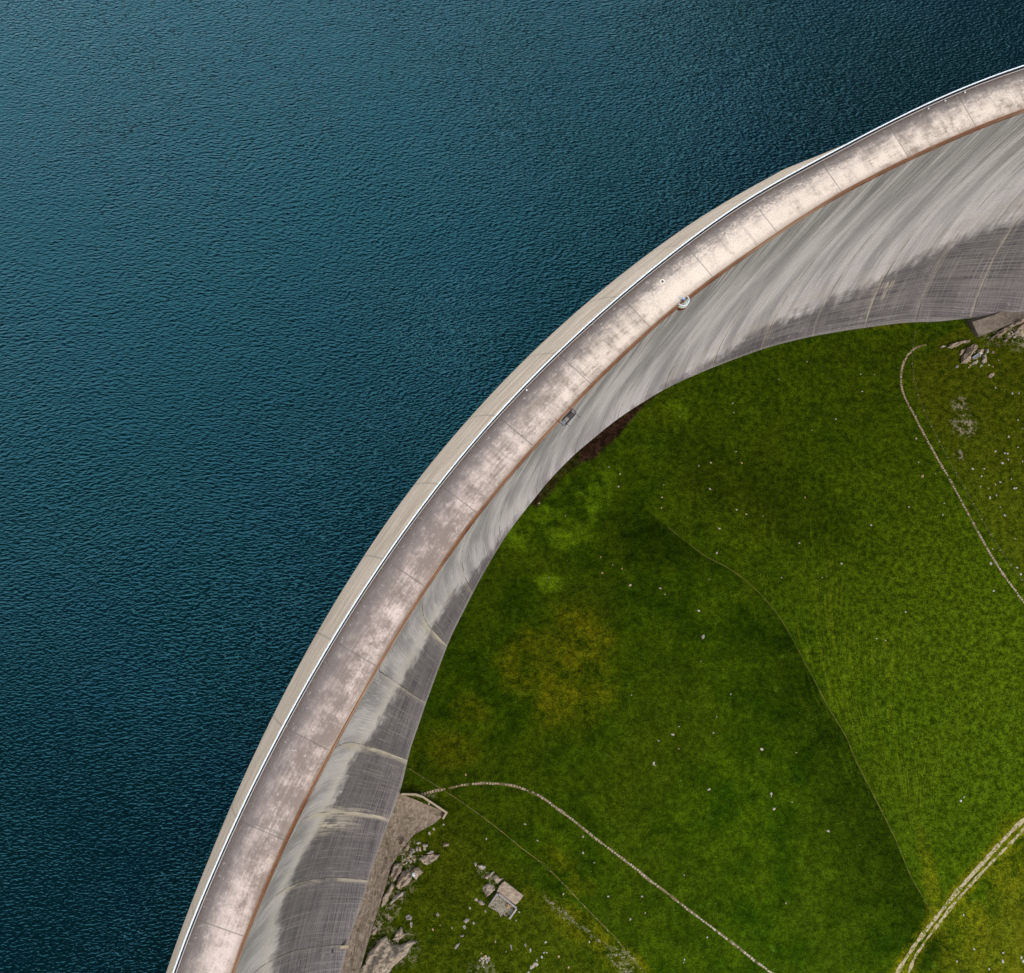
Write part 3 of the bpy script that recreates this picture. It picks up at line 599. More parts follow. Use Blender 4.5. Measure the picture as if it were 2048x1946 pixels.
# hanging inspection rig on the downstream face
kr_ = 6.45; O2, er2, et2 = frame(kr_, float(r_in(kr_)) + .1)
rig = thing('inspection_rig', 'dark steel inspection frame hung over the rusty downstream edge of the crest', 'access platform', tuple(O2))
def L(a, b_, c): return tuple(et2 * a - er2 * b_ + Vector((0, 0, c)))
b = MB()
for a, bb in ((-1.6, .5), (-1.6, 1.6), (1.4, .5), (1.4, 1.6)): b.tube([L(a, bb, -2.6), L(a, bb, -.3)], .06, 6)
for z in (-2.6, -1.4, -.3):
    b.tube([L(-1.6, .5, z), L(1.4, .5, z)], .06, 6); b.tube([L(-1.6, 1.6, z), L(1.4, 1.6, z)], .06, 6); b.tube([L(-1.6, .5, z), L(-1.6, 1.6, z)], .06, 6); b.tube([L(1.4, .5, z), L(1.4, 1.6, z)], .06, 6)
b.tube([L(-1.6, .5, -2.6), L(1.4, .5, -.3)], .04, 6); b.tube([L(1.4, 1.6, -2.6), L(-1.6, 1.6, -.3)], .04, 6)
b.tube([L(-1.6, 2.9, -1.4), L(-1.6, 1.6, -1.4)], .05, 6); b.tube([L(1.4, 2.6, -1.), L(1.4, 1.6, -1.)], .05, 6)
b.build('frame', M['dark'], rig)
b = MB(); b.box(L(-.9, 1.05, -2.62), (1, 1, .06), Matrix((et2, er2, (0, 0, 1))).transposed() @ Matrix.Diagonal((1.4, 1.05, 1))); b.build('grating', simple('brown_mesh_floor', (.13, .10, .11), .6, .4), rig)
b = MB(); b.box(L(1.9, 1.2, -.9), (1, 1, .9), Matrix((et2, er2, (0, 0, 1))).transposed() @ Matrix.Diagonal((.6, .6, 1))); b.build('winch_box', M['steel'], rig)
b = MB(); b.tube([L(2.2, .3, -.2), L(1.6, 1.5, -.35)], .13, 10); b.build('winch_drum', M['steel'], rig)
b = MB(); b.tube([L(2.6, -.5, .45), L(2.6, .8, .3), L(2.2, 1.2, -.4)], .07, 6); b.build('hanger_arm', M['rust'], rig); MB().tube([L(-1.2, -.3, .4), L(-1.2, .55, .3), L(-1.2, .55, -.3)], .06, 6).build('hanger_arm', M['rust'], rig)

# ------------------------------------------------------------------ footings of the dam
def on(k, r, z): return pol(np.array([k]), r, z)[0]
# left concrete apron
inner = at([(803, 1588), (797, 1612), (787, 1640), (774, 1677), (750, 1749), (730, 1820), (710, 1872), (694, 1940), (670, 2010)])
outer = at([(893, 1624.5), (868.5, 1647), (827, 1669), (801, 1702), (783, 1730), (764, 1795), (746, 1850), (726, 1920), (705, 2000)])
n_ = 60; tt = np.linspace(0, 1, len(inner)); ti = np.linspace(0, 1, n_)
I = np.stack([np.interp(ti, tt, inner[:, j]) for j in range(3)], 1); Oo = np.stack([np.interp(ti, tt, outer[:, j]) for j in range(3)], 1)
rows = []
for s_ in np.linspace(0, 1, 14): 
    P = I * (1 - s_) + Oo * s_; jit = .12 * vnoise(P[:, 0] * 1.3, P[:, 1] * 1.3, 1.2, 21 + int(s_ * 10)); P = P.copy(); P[:, 2] = ground(P[:, 0], P[:, 1]) + .4 + 1.5 * s_ * sstep(0, .4, ti) + jit; rows.append(P)
P = rows[-1].copy(); P[:, 0] += .25 * vnoise(P[:, 0], P[:, 1], 1.5, 33); P[:, 2] -= 4.5; rows.append(P)
k_i, r_i = karc(rows[0]); rows = [pol(k_i, r_i + 4.0, rows[0][:, 2] - .6)] + rows
V = np.stack(rows, 1)
# close the two ends downwards
me = fast_mesh('apron', V.reshape(-1, 3), grid_faces(n_, len(rows)), False)
nt = NT('stained_apron_concrete', .9, .2); p = nt.pos(); a = nt.noise(nt.map(p, (1.1, .35, 0), rz=rad(-24)), 1., 6, .75); b_ = nt.noise(p, 1.1, 5, .7)
c = nt.mix(nt.ss(a, .35, .68), (.17, .135, .105), (.33, .27, .21)); c = nt.mix(nt.ss(b_, .50, .66, 0, .8), c, (.42, .36, .30)); c = nt.mix(nt.ss(nt.noise(p, .5, 4, .6), .55, .68, 0, .7), c, (.085, .08, .03)); nt.base(c); nt.bump(nt.math('ADD', a, b_), .7, .2); M['apron'] = nt.m
ap = under(link('left_footing_apron', me, M['apron']))
ap.name = 'footing_apron'
# wing wall around the fan
ww = at([(803, 1587.5), (832, 1588), (846, 1593), (893, 1624), (886.5, 1635)])
b = MB(); hw = .28
for i in range(len(ww) - 1):
    A_, B_ = Vector(ww[i]), Vector(ww[i + 1]); d = (B_ - A_); d.z = 0; L_ = d.length; d.normalize(); nn = Vector((-d.y, d.x, 0))
    z0 = min(A_.z, B_.z) - 2
    e = hw if i < len(ww) - 2 else 0
    zt = 2.35
    vs = []
    for q_, zz in ((A_, A_.z + zt), (B_ + d * (hw * .9), B_.z + zt)):
        for s_ in (-1, 1): vs.append((q_ + nn * hw * s_, zz))
    n0 = len(b.V)
    for q_, zz in vs: b.V.append((q_.x, q_.y, zz - .01 * i)); b.V.append((q_.x, q_.y, z0))
    for f in ((0, 2, 6, 4), (1, 5, 7, 3), (0, 4, 5, 1), (2, 3, 7, 6), (0, 1, 3, 2), (4, 6, 7, 5)): b.F.append(tuple(n0 + j for j in f))
wing = tag(b.build('wing_wall', M['wallrim']), 'thin bent pale concrete wall edging the fan-shaped footing at the foot of the dam', 'wall')
# right footing block
ti_ = at([(1944.4, 644), (1967, 637), (1990, 629.4), (2042, 602.6), (2110, 570), (2190, 535)], -111.5); bo_ = at([(1952.5, 674.6), (1966, 671), (1986.6, 663), (2029, 646), (2095, 620), (2180, 590)])
rows = []
for s_ in np.linspace(0, 1, 8):
    n2 = 30; T = np.linspace(0, 1, len(ti_)); TT = np.linspace(0, 1, n2)
    A_ = np.stack([np.interp(TT, T, ti_[:, j]) for j in range(3)], 1); B_ = np.stack([np.interp(TT, T, bo_[:, j]) for j in range(3)], 1); B_[:, 2] = np.maximum(B_[:, 2] + 1.5, -116)
    rows.append(A_ * (1 - s_) + B_ * s_)
P = rows[-1].copy(); P[:, 2] -= 6; rows.append(P); P0 = rows[0].copy(); k0, r0 = karc(P0); P0 = pol(k0, r0 + 3, P0[:, 2] - 6.0); rows = [P0] + rows
V = np.stack(rows, 1); me = fast_mesh('footing', V.reshape(-1, 3), grid_faces(30, len(rows), flip=True), False)
# end cap
bm = bmesh.new(); bm.from_mesh(me); bm.verts.ensure_lookup_table(); m_ = len(rows)
lst = [bm.verts[j] for j in range(m_)]; lo = bm.verts.new((lst[0].co.x, lst[0].co.y, lst[-1].co.z)); bm.faces.new(lst + [lo]); bm.to_mesh(me); bm.free()
o = under(link('footing_block', me, M['brownc']))

# ------------------------------------------------------------------ paths and track
def strip(name, pts, width, mat, lift=.05, wob=.1, step=1.0, extend=False):
    P = at(pts); P = densify(P, step); n = len(P); T = np.gradient(P[:, :2], axis=0); T /= np.linalg.norm(T, axis=1)[:, None]; N = np.stack([-T[:, 1], T[:, 0]], 1)
    w = width * (1 + wob * vnoise(P[:, 0], P[:, 1], 1.7, 5)); cols = []
    for s_ in (-.5, -.17, .17, .5):
        Q = P[:, :2] + N * (w * s_)[:, None]; cols.append(np.c_[Q, ground(Q[:, 0], Q[:, 1]) + lift * (1.4 if abs(s_) < .3 else 1)])
    me = fast_mesh(name, np.stack(cols, 1).reshape(-1, 3), grid_faces(n, 4), True)
    L_ = np.r_[0, np.cumsum(np.linalg.norm(np.diff(P[:, :2], axis=0), axis=1))]; set_uv(me, np.stack([np.repeat(L_, 4), np.tile([0, .33, .67, 1.], n)], -1))
    return link(name, me, mat)
def densify(P, step):
    P = np.asarray(P); L_ = np.r_[0, np.cumsum(np.linalg.norm(np.diff(P[:, :2], axis=0), axis=1))]; t = np.arange(0, L_[-1], step)
    Q = np.stack([np.interp(t, L_, P[:, j]) for j in range(2)], 1)
    for _ in range(3):
        Q[1:-1] = .25 * Q[:-2] + .5 * Q[1:-1] + .25 * Q[2:]
    return np.c_[Q, ground(Q[:, 0], Q[:, 1])]
def path_mat(name, a, b_, sc_=1.2, grass=None):
    n = NT(name, .95, .15); p = n.pos(); f = n.noise(p, sc_, 6, .7); c = n.mix(n.ss(f, .35, .65), a, b_)
    if grass: c = n.mix(n.ss(n.noise(p, grass[0], 4, .65), grass[1], grass[1] + .1), c, grass[2])
    n.base(c); n.bump(f, .6, .1); return n.m
gravel = path_mat('pale_gravel', (.22, .165, .09), (.40, .32, .20), 1.6, (.9, .49, (.10, .105, .006)))
tag(strip('track', TRK_A, 1.15, gravel, .07, .5), kind='structure'); o = tag(strip('track', TRK_B, .75, gravel, .07, .6), kind='structure')
def stone_path(pts, width, gaps):
    """laid pale stones, some sunk in the turf"""
    P = densify(at(pts), .82); b = MB(); n = len(P); T = np.gradient(P[:, :2], axis=0)
    for i in range(n):
        t_ = i / n
        if random.random() < .10 or any(a <= t_ <= c_ and random.random() < pr for a, c_, pr in gaps): continue
        an = math.atan2(T[i, 1], T[i, 0]) + random.uniform(-.15, .15); M3 = Matrix.Rotation(an, 3, 'Z'); w = width * random.uniform(.45, 1.05); h = random.uniform(.08, .20); ln = random.uniform(.42, .74)
        jx, jy = random.gauss(0, .07), random.gauss(0, .07); c_ = Vector((P[i, 0] + jx, P[i, 1] + jy, P[i, 2])); poly = []
        for a, r_ in ((.0, 1), (.8, .97), (1.57, .95), (2.35, 1.02), (3.14, 1), (3.9, 1.), (4.7, .95), (5.5, 1.0)):
            v = M3 @ Vector((math.copysign(min(abs(math.cos(a)) ** .5, 1), math.cos(a)) * ln / 2 * r_, math.copysign(abs(math.sin(a)) ** .5, math.sin(a)) * w / 2 * random.uniform(.85, 1.05), 0)); poly.append((c_.x + v.x, c_.y + v.y))
        b.prism(poly, c_.z - .3, c_.z + h)
    return b
stone_m = path_mat('laid_stones', (.25, .20, .14), (.42, .36, .27), 1.4)
bed_m = path_mat('trodden_bed', (.10, .085, .035), (.17, .14, .07), 1.2, (.5, .50, (.035, .05, .003)))
LP1 = zoomed(650, 1500, .3293, [(590, 270), (660, 250), (740, 235)]); LP2 = zoomed(650, 1500, .3293, [(748, 234), (800, 221), (840, 212), (880, 207), (960, 200), (1050, 204), (1130, 213), (1200, 233), (1270, 260), (1330, 295), (1390, 340), (1480, 405), (1560, 470), (1640, 535), (1740, 610), (1820, 670), (1900, 730), (1974, 795)]) + zoomed(1300, 1400, .3789, [(60, 995), (130, 1050), (200, 1105), (260, 1150), (340, 1210), (420, 1270), (520, 1350), (640, 1440), (900, 1640)])
LP3 = zoomed(1700, 600, .373, [(410, 240), (360, 250), (310, 290), (285, 340), (272, 400), (275, 470), (300, 540), (340, 610), (380, 690), (430, 780), (480, 870), (540, 970), (600, 1085), (650, 1175), (700, 1270), (760, 1375), (820, 1470), (880, 1550), (933, 1625), (1100, 1830)])
for nm, pts, w, gaps in (('stone_path', LP1, .9, []), ('stone_path', LP2, .72, [(0, .055, .65), (.55, .60, .9), (.60, .66, .5), (.74, .78, .8)]), ('stone_path', LP3, .70, [(0, .05, .7), (.50, .53, .5), (.56, .64, .45), (.10, .12, .3)])):
    tag(stone_path(pts, w, gaps).build(nm, stone_m), kind='structure'); tag(strip('path_bed', pts, w + .05, bed_m, .03, .5), kind='structure')
trail_m = path_mat('worn_turf', (.035, .050, .004), (.085, .085, .010), .9)
tag(strip('footpath', TR1[3:], .34, trail_m, .04, .6), kind='structure')
tag(strip('footpath', FEN, .24, path_mat('worn_turf_yellow', (.055, .062, .006), (.13, .115, .014), .9, (.25, .55, (.03, .045, .003))), .04, .6), kind='structure')

# ------------------------------------------------------------------ fences
def fence(pts, label, spacing_, h=1.15, wires=2):
    P = densify(at(pts), spacing_); root = thing('post_and_wire_fence', label, 'fence', tuple(P[0]))
    rx = []
    for i, p in enumerate(P[:100]):
        lean = Vector((random.uniform(-.10, .10), random.uniform(-.10, .10), 0)); a = Vector(p) - Vector(P[0])
        b = MB().tube([a + Vector((0, 0, -.3)), a + lean + Vector((0, 0, h))], [.085, .07], 6); b.build('post', M['post'], root); rx.append((a, lean))
    for hh in (.55, 1.0)[:wires]:
        b = MB().tube([a + lean * (hh / h) + Vector((0, 0, hh)) for a, lean in rx], .009, 4); b.build('wire', M['wire'], root)
    return root
fence(FEN[:-1], 'long post and wire fence from the lower dam foot past the ruined hut', 4.6)
fence(zoomed(1700, 600, .373, [(345, 175), (320, 300), (320, 447), (375, 565), (430, 685), (480, 775), (515, 840), (548, 905), (585, 965), (605, 1000), (630, 1057), (665, 1112), (705, 1187), (735, 1247), (770, 1290), (820, 1385), (885, 1463), (960, 1560)]), 'thin fence of pale posts beside the curved stone path on the right', 5.6)
for px in zoomed(1300, 1400, .3789, [(1850, 748), (1750, 870), (1635, 995), (1550, 1095), (1480, 1185), (1400, 1283), (1340, 1368)]):
    p = at([px])[0]; tag(MB().tube([p - [0, 0, .3], p + [.05, .03, 1.3]], [.10, .08], 7).build('marker_post', M['post']), 'short pale marker post standing on the upper verge of the two-rut track', 'post', 'marker posts along the track')

# ------------------------------------------------------------------ rocks
def rock(name, pts, h, label, mat=None, seed=0, group=None, lumps=1.0, cat='rock'):
    P = at(pts)[:, :2]; n = len(P); per = 72
    L_ = np.r_[0, np.cumsum(np.linalg.norm(np.diff(np.vstack([P, P[:1]]), axis=0), axis=1))]; t = np.linspace(0, L_[-1], per, endpoint=False)
    Q = np.stack([np.interp(t, L_, np.r_[P[:, j], P[0, j]]) for j in range(2)], 1); size = math.sqrt(abs(.5 * np.sum(Q[:, 0] * np.roll(Q[:, 1], -1) - Q[:, 1] * np.roll(Q[:, 0], -1))))
    Q = Q + .07 * size * np.stack([vnoise(Q[:, 0], Q[:, 1], .3 * size + .1, seed + 1), vnoise(Q[:, 0], Q[:, 1], .3 * size + .1, seed + 2)], 1)
    Q = Q + min(.25, .04 * size) * np.stack([vnoise(Q[:, 0], Q[:, 1], .5, seed + 5), vnoise(Q[:, 0], Q[:, 1], .5, seed + 6)], 1)
    c = Q.mean(0); loc = Vector((c[0], c[1], float(ground(c[0], c[1])))); V = []
    nr = int(min(16, 7 + size)); SS = [1.0] + list(1 - np.linspace(0, 1, nr) ** 1.15 * .95); HH = [-.9, .10] + [min(1, .35 + .8 * (i / (nr - 1)) ** .5) for i in range(1, nr)]
    for s_, hh in zip(SS, HH):
        X = c + (Q - c) * s_; g_ = ground(X[:, 0], X[:, 1])
        along, acr = X[:, 0] * .55 + X[:, 1] * .83, X[:, 0] * .83 - X[:, 1] * .55
        ridge = .45 * vnoise(along * .3, acr, .10 * size + .35, seed) + .35 * vnoise(X[:, 0], X[:, 1], .3 * size + .2, seed + 3) + .3 * vnoise(X[:, 0], X[:, 1], .55, seed + 4)
        if size > 4: ridge = ridge - .9 * np.clip(vnoise(X[:, 0], X[:, 1], 2.2, seed + 8) - .15, 0, 1)
        z = g_ + (hh if hh < 0 else h * hh * np.clip(1 + lumps * ridge, -.15 if size > 4 else .2, 2)); V += [(x[0] - loc.x, x[1] - loc.y, zz - loc.z) for x, zz in zip(X, z)]
    Fc = []; nl = len(SS)
    for i in range(nl - 1):
        for j in range(per): Fc.append((i * per + j, i * per + (j + 1) % per, (i + 1) * per + (j + 1) % per, (i + 1) * per + j))
    Fc.append(tuple((nl - 1) * per + j for j in range(per)))
    me = mesh(name, V, Fc)
    bm = bmesh.new(); bm.from_mesh(me); bmesh.ops.recalc_face_normals(bm, faces=bm.faces); bm.to_mesh(me); bm.free()
    o = link(name, me, mat or M['rock']); o.location = loc
    if label: tag(o, label, cat, group)
    return o
Z5 = lambda *p: zoomed(650, 1500, .3293, p)
ZA = lambda *p: zoomed(1880, 600, .0853, p)
ZB = lambda *p: zoomed(780, 1560, .1066, p)
ROCKS = [
 ('boulder', ZB((540, 1490), (640, 1410), (760, 1380), (900, 1390), (950, 1380), (880, 1490), (780, 1540), (700, 1590), (600, 1560)), 1.6, 'long grey diamond-shaped boulder in the grass below the fan-shaped footing'),
 ('rock', ZB((670, 1380), (750, 1325), (830, 1325), (820, 1370), (720, 1395)), .7, 'small flat brown rock lying against the upper side of the long grey boulder'),
 ('boulder', ZB((20, 1680), (80, 1590), (170, 1570), (240, 1600), (220, 1700), (130, 1830), (60, 1900), (10, 1800)), 2.0, 'rounded brown boulder pressed against the outer edge of the footing apron'),
 ('boulder', ZB((130, 1900), (200, 1760), (330, 1640), (400, 1760), (420, 1830), (360, 1900), (250, 2010), (150, 2040), (100, 1990)), 1.8, 'cracked tan boulder between the rounded boulder and the grey block with the shiny lid'),
 ('boulder', ZB((385, 1730), (450, 1650), (530, 1615), (580, 1680), (630, 1730), (560, 1790), (500, 1870), (430, 1810)), 1.3, 'grey angular block carrying a shiny round lid'),
 ('rock', ZB((350, 1400), (370, 1330), (430, 1310), (480, 1340), (440, 1370), (370, 1430)), .9, 'pale grey wedge rock between small stones below the footing fan'),
 ('rock', ZB((590, 1220), (620, 1190), (720, 1200), (700, 1250), (640, 1275)), .8, 'light tan rock above the long grey boulder'),
 ('rock', ZB((470, 1190), (540, 1150), (600, 1180), (530, 1210)), .5, 'flat brown rock left of the light tan rock'),
 ('rock', ZB((1000, 1190), (1050, 1170), (1110, 1190), (1100, 1240), (1000, 1255)), 1.0, 'squarish brown rock alone in grass right of the boulder group'),
 ('rock', ZB((480, 1260), (520, 1240), (525, 1330), (485, 1340)), .6, 'narrow upright grey rock beside the pale wedge rock'),
 ('rock', ZB((160, 1110), (220, 1060), (290, 1070), (315, 1150), (260, 1250), (190, 1290), (140, 1230)), 2.6, 'rounded boulder sunk in the concrete of the footing apron'),
 ('rock', ZB((270, 1300), (330, 1200), (370, 1200), (350, 1300), (310, 1340)), 1.0, 'brown rock wedged below the tip of the footing fan'),
 ('rock', Z5((350, 900), (385, 840), (410, 805), (420, 830), (390, 890), (365, 940), (340, 950)), 1.2, 'thin slanting rock rib right against the footing apron'),
 ('rock', Z5((390, 930), (430, 880), (495, 853), (470, 885), (430, 915), (395, 945)), 1.0, 'slanting pale rock rib below the cracked tan boulder'),
 ('rock_outcrop', Z5((180, 1420), (200, 1354), (240, 1280), (290, 1230), (320, 1170), (380, 1138), (405, 1200), (430, 1190), (500, 1172), (575, 1155), (525, 1200), (495, 1250), (430, 1300), (385, 1354), (330, 1420)), 2.2, 'largest pale rock outcrop at the bottom edge beside the footing apron'),
 ('rock_outcrop', Z5((410, 1150), (430, 1110), (465, 1072), (478, 1085), (468, 1112), (502, 1108), (465, 1140), (440, 1168)), 1.3, 'forked pale outcrop just above the largest outcrop'),
 ('rock', Z5((485, 1010), (510, 995), (532, 1010), (522, 1032), (495, 1032)), 1.0, 'rounded tan rock higher up the slope above the forked outcrop'),
 ('rock', Z5((515, 1040), (532, 1045), (530, 1085), (518, 1075)), .6, 'narrow tan rock just below the rounded tan rock'),
 ('rock', Z5((285, 1090), (300, 1060), (318, 1085), (305, 1120), (285, 1118)), 1.2, 'dark rock touching the lower footing apron'),
 ('rock', Z5((672, 1000), (685, 985), (697, 1000), (688, 1015)), .5, 'small egg-shaped stone on the slope left of the ruined hut'),
 ('rock', Z5((840, 1035), (858, 1023), (880, 1025), (872, 1042), (852, 1052)), .7, 'white-edged hollow stone left below the ruined hut'),
 ('rock', Z5((893, 1050), (902, 1037), (912, 1052), (903, 1063)), .5, 'pale pointed stone right of the hollow stone'),
 ('rock', Z5((836, 1070), (848, 1062), (858, 1078), (848, 1090)), .4, 'grey stone below the hollow stone'),
 ('rock', Z5((783, 1205), (800, 1180), (820, 1168), (812, 1190), (793, 1212)), .6, 'long narrow grey stone lying alone on the lower slope'),
 ('rock', Z5((818, 1125), (842, 1120), (845, 1132), (825, 1138)), .5, 'small cream stone on the middle of the lower slope'),
 ('rock', Z5((925, 915), (945, 912), (972, 930), (968, 942), (940, 938)), .7, 'oval pinkish boulder left of the ruined hut'),
 ('rock', Z5((905, 915), (915, 895), (930, 908), (925, 920)), .5, 'small brown rock touching the oval pinkish boulder'),
 ('rock', Z5((965, 978), (972, 965), (980, 975), (975, 992)), .5, 'small greenish stone between oval boulder and hut floor'),
 ('rock', Z5((903, 690), (912, 680), (925, 688), (915, 710)), .6, 'first small rock at the upper end of the rock line above the hut'),
 ('rock', Z5((922, 700), (955, 695), (980, 710), (960, 725), (935, 722)), .8, 'grey rock in the rock line above the hut'),
 ('rock', Z5((968, 775), (1000, 750), (1022, 735), (1030, 742), (1005, 765), (985, 785)), .6, 'thin slanting pale rib of rock just above the hut'),
 ('rock', Z5((1018, 770), (1040, 752), (1060, 775), (1085, 778), (1070, 795), (1050, 810), (1030, 800)), 1.0, 'pale broken rock at the upper corner of the hut slab'),
 ('boulder', [(965, 1774), (978, 1766), (990, 1772), (991, 1780), (980, 1788), (972, 1794), (967, 1785)], 1.5, 'large ribbed grey boulder left of the hut walls'),
 ('rock', Z5((1210, 1180), (1218, 1172), (1226, 1185), (1216, 1198)), .4, 'small grey stone on the slope right below the hut'),
 ('rock', Z5((1240, 1205), (1250, 1200), (1252, 1225), (1244, 1232)), .4, 'narrow stone right below the small grey stone'),
 ('rock', Z5((1122, 1185), (1132, 1182), (1138, 1215), (1130, 1218)), .4, 'thin upright stone below the hut'),
 ('rock', ZA((150, 1130), (230, 1050), (350, 990), (560, 950), (710, 945), (700, 985), (500, 1030), (380, 1090), (280, 1130)), 1.5, 'long low brown rock rib left below the right footing block'),
 ('rock', ZA((0, 1140), (0, 1090), (70, 1065), (130, 1085), (120, 1110)), .7, 'small brown rock at the left end of the long rock rib'),
 ('rock_outcrop', ZA((470, 1480), (540, 1290), (600, 1180), (700, 1090), (800, 1040), (860, 1110), (830, 1200), (700, 1310), (690, 1420), (600, 1500)), 2.0, 'ribbed brown outcrop next to the pale trough'),
 ('rock', ZA((445, 1300), (480, 1170), (590, 1140), (560, 1220), (490, 1300)), .8, 'mossy narrow rock left of the ribbed outcrop'),
 ('rock', ZA((870, 1160), (1020, 1165), (1000, 1230), (880, 1260)), 1.0, 'light square rock above the pale trough'),
 ('rock', ZA((1050, 1160), (1120, 1150), (1125, 1240), (1060, 1260)), .9, 'blocky grey rock right of the light square rock'),
 ('rock', ZA((960, 1440), (1000, 1360), (1060, 1380), (1060, 1470), (1000, 1500)), 1.0, 'dark red-grey rock below the pale trough'),
 ('rock', ZA((990, 1300), (1060, 1280), (1080, 1330), (1010, 1350)), .7, 'cream rock beside the bright end of the pale trough'),
 ('rock', ZA((720, 1510), (800, 1440), (900, 1440), (860, 1500), (760, 1530)), .7, 'tan rock under the lower end of the pale trough'),
 ('rock', ZA((1210, 1210), (1270, 1200), (1270, 1250), (1220, 1260)), .5, 'small lone round rock right of the trough group'),
 ('boulder', ZA((1110, 1790), (1170, 1730), (1240, 1720), (1255, 1770), (1200, 1830), (1130, 1825)), 1.1, 'oval grey boulder alone below the trough rocks'),
 ('rock', ZA((1475, 960), (1520, 930), (1580, 910), (1560, 960), (1520, 1005)), .8, 'lilac-grey pointed rock below the long strip of rock'),
 ('rock_outcrop', ZA((1120, 980), (1250, 830), (1450, 680), (1700, 560), (1970, 425), (2100, 370), (2100, 440), (1900, 560), (1650, 650), (1450, 790), (1280, 880)), 1.8, 'long sloping strip of brown bedrock running under the right footing block'),
 ('rock_outcrop', ZA((1310, 890), (1350, 820), (1430, 740), (1500, 720), (1480, 800), (1400, 870)), 1.4, 'pinkish ribbed outcrop below the left end of the bedrock strip'),
 ('rock_outcrop', ZA((1700, 800), (1800, 660), (1970, 560), (2150, 500), (2200, 800), (1980, 850), (1850, 840)), 1.4, 'wide rubbly grey outcrop at the right edge under the bedrock strip'),
 ('rock', ZA((360, 1560), (400, 1520), (430, 1560), (410, 1600), (370, 1600)), .5, 'small white rock left below the ribbed outcrop'),
 ('boulder', [(1402, 1272), (1408, 1269), (1409, 1276), (1404, 1279)], .9, 'brightest white boulder in the middle of the dark meadow'),
]
for i, (nm, pts, h, lab) in enumerate(ROCKS):
    big_ = nm != 'rock'
    mt = M['rock'] if ('pale' not in lab and 'white' not in lab and 'cream' not in lab and 'light' not in lab) else (M['stone'] if ('white' in lab) else m_rock('pale_gneiss', (.30, .25, .20), (.52, .445, .36)) if i in (14,) else M['rock'])
    if 'grey' in lab and not big_: mt = M['grey']
    if 'tan' in lab and not big_: mt = M['conc']
    rock(nm, pts, h, lab, mt, seed=i * 5 + 3)
# shiny round lid on its block
P = at([ZB((448, 1760))[0]])[0]; P[2] += 1.35
lid = thing('round_lid', 'shiny pale blue-white round lid lying on an angular grey block', 'lid', tuple(P))
MB().tube([(0, 0, 0), (0, 0, .35)], .62, 24).build('rim', M['steel'], lid); MB().tube([(0, 0, .355), (0, 0, .42), (0, 0, .58)], [.60, .56, .15], 24).build('dome', M['lid'], lid, True)
# pale trough in the rock group on the right
A_ = at(ZA((735, 1400), (960, 1245))); c = (A_[0] + A_[1]) / 2; d = A_[1] - A_[0]; Lg = float(np.linalg.norm(d[:2])) ; ang = math.atan2(d[1], d[0])
tro = thing('water_trough', 'narrow pale trough with a bright white cover at one end, lying among rocks', 'trough', (float(c[0]), float(c[1]), float(c[2]) + .25)); tro.rotation_euler.z = ang
b = MB(); b.box((0, .42, .35), (Lg, .12, .7)); b.box((0, -.42, .35), (Lg, .12, .7)); b.box((-Lg / 2 + .06, 0, .349), (.12, .72, .698)); b.box((Lg / 2 - .06, 0, .349), (.12, .72, .698)); b.box((0, 0, .03), (Lg - .3, .7, .06)); b.build('basin', simple('pale_trough_concrete', (.46, .41, .36), .8), tro)
MB().box((-.3, 0, .45), (Lg - 1.2, .70, .02)).build('water_surface', M['blue'], tro); MB().box((Lg / 2 - .35, 0, .76), (1.0, .9, .06)).build('cover', M['white'], tro)

# small stones scattered in the grass
def stone_mesh(seed):
    rnd = random.Random(seed); bm = bmesh.new(); bmesh.ops.create_icosphere(bm, subdivisions=2, radius=1.0)
    for v in bm.verts:
        n_ = noise.noise(v.co * 1.3 + Vector((seed * 3.1, 0, 0))); v.co *= 1 + .45 * n_; v.co.z *= .6; v.co.x *= 1.15
    me = bpy.data.meshes.new('stone'); bm.to_mesh(me); bm.free(); return me
SM = {}
for mk in ('stone', 'tan', 'grey'):
    for i in range(3): me = stone_mesh(i + len(mk)); me.materials.append(M[mk]); SM[mk, i] = me
def stone(px, r, mk, label, group):
    p = at([px])[0]; o = bpy.data.objects.new('stone', SM[mk, random.randrange(3)]); C.objects.link(o)
    o.location = (p[0], p[1], p[2] + r * .15); r *= .85; o.scale = (r, r * random.uniform(.6, .95), r * .8); o.rotation_euler = (0, 0, random.uniform(0, 6.28)); tag(o, label, 'stone', group)
z8 = lambda L_: zoomed(1000, 700, .3731, L_); z6 = lambda L_: zoomed(1300, 1400, .3789, L_); z7 = lambda L_: zoomed(1700, 600, .373, L_)
for px in z8([(1125, 745), (1175, 957), (1162, 1088), (698, 1260), (858, 1277), (1065, 1398)]): stone(px, .46, 'stone', 'bright white stone in the open meadow between the two darker halves', 'larger white stones in the upper meadow')
for px in z8([(1065, 620), (885, 1310), (604, 1153), (1123, 1230), (1077, 1670), (705, 1850), (1237, 1845), (1268, 856), (878, 723), (643, 665), (635, 732), (350, 888), (262, 1220), (210, 822), (1247, 286), (1253, 335), (966, 356), (1605, 1035), (1495, 157), (1645, 62), (1830, 1145), (1727, 1220), (1510, 1220), (585, 628), (1410, 890), (1672, 430), (1800, 370), (1265, 545), (1130, 604)]): stone(px, random.uniform(.20, .34), 'stone', 'tiny pale stone dotted in the upper meadow near the dam', 'tiny pale stones in the upper meadow')
for px in z8([(1635, 790), (540, 1110), (1320, 880), (548, 1195), (1295, 605), (653, 1173), (868, 790), (865, 846)]): stone(px, random.uniform(.28, .40), 'tan', 'small tan stone in the upper meadow grass', 'small tan stones in the upper meadow')
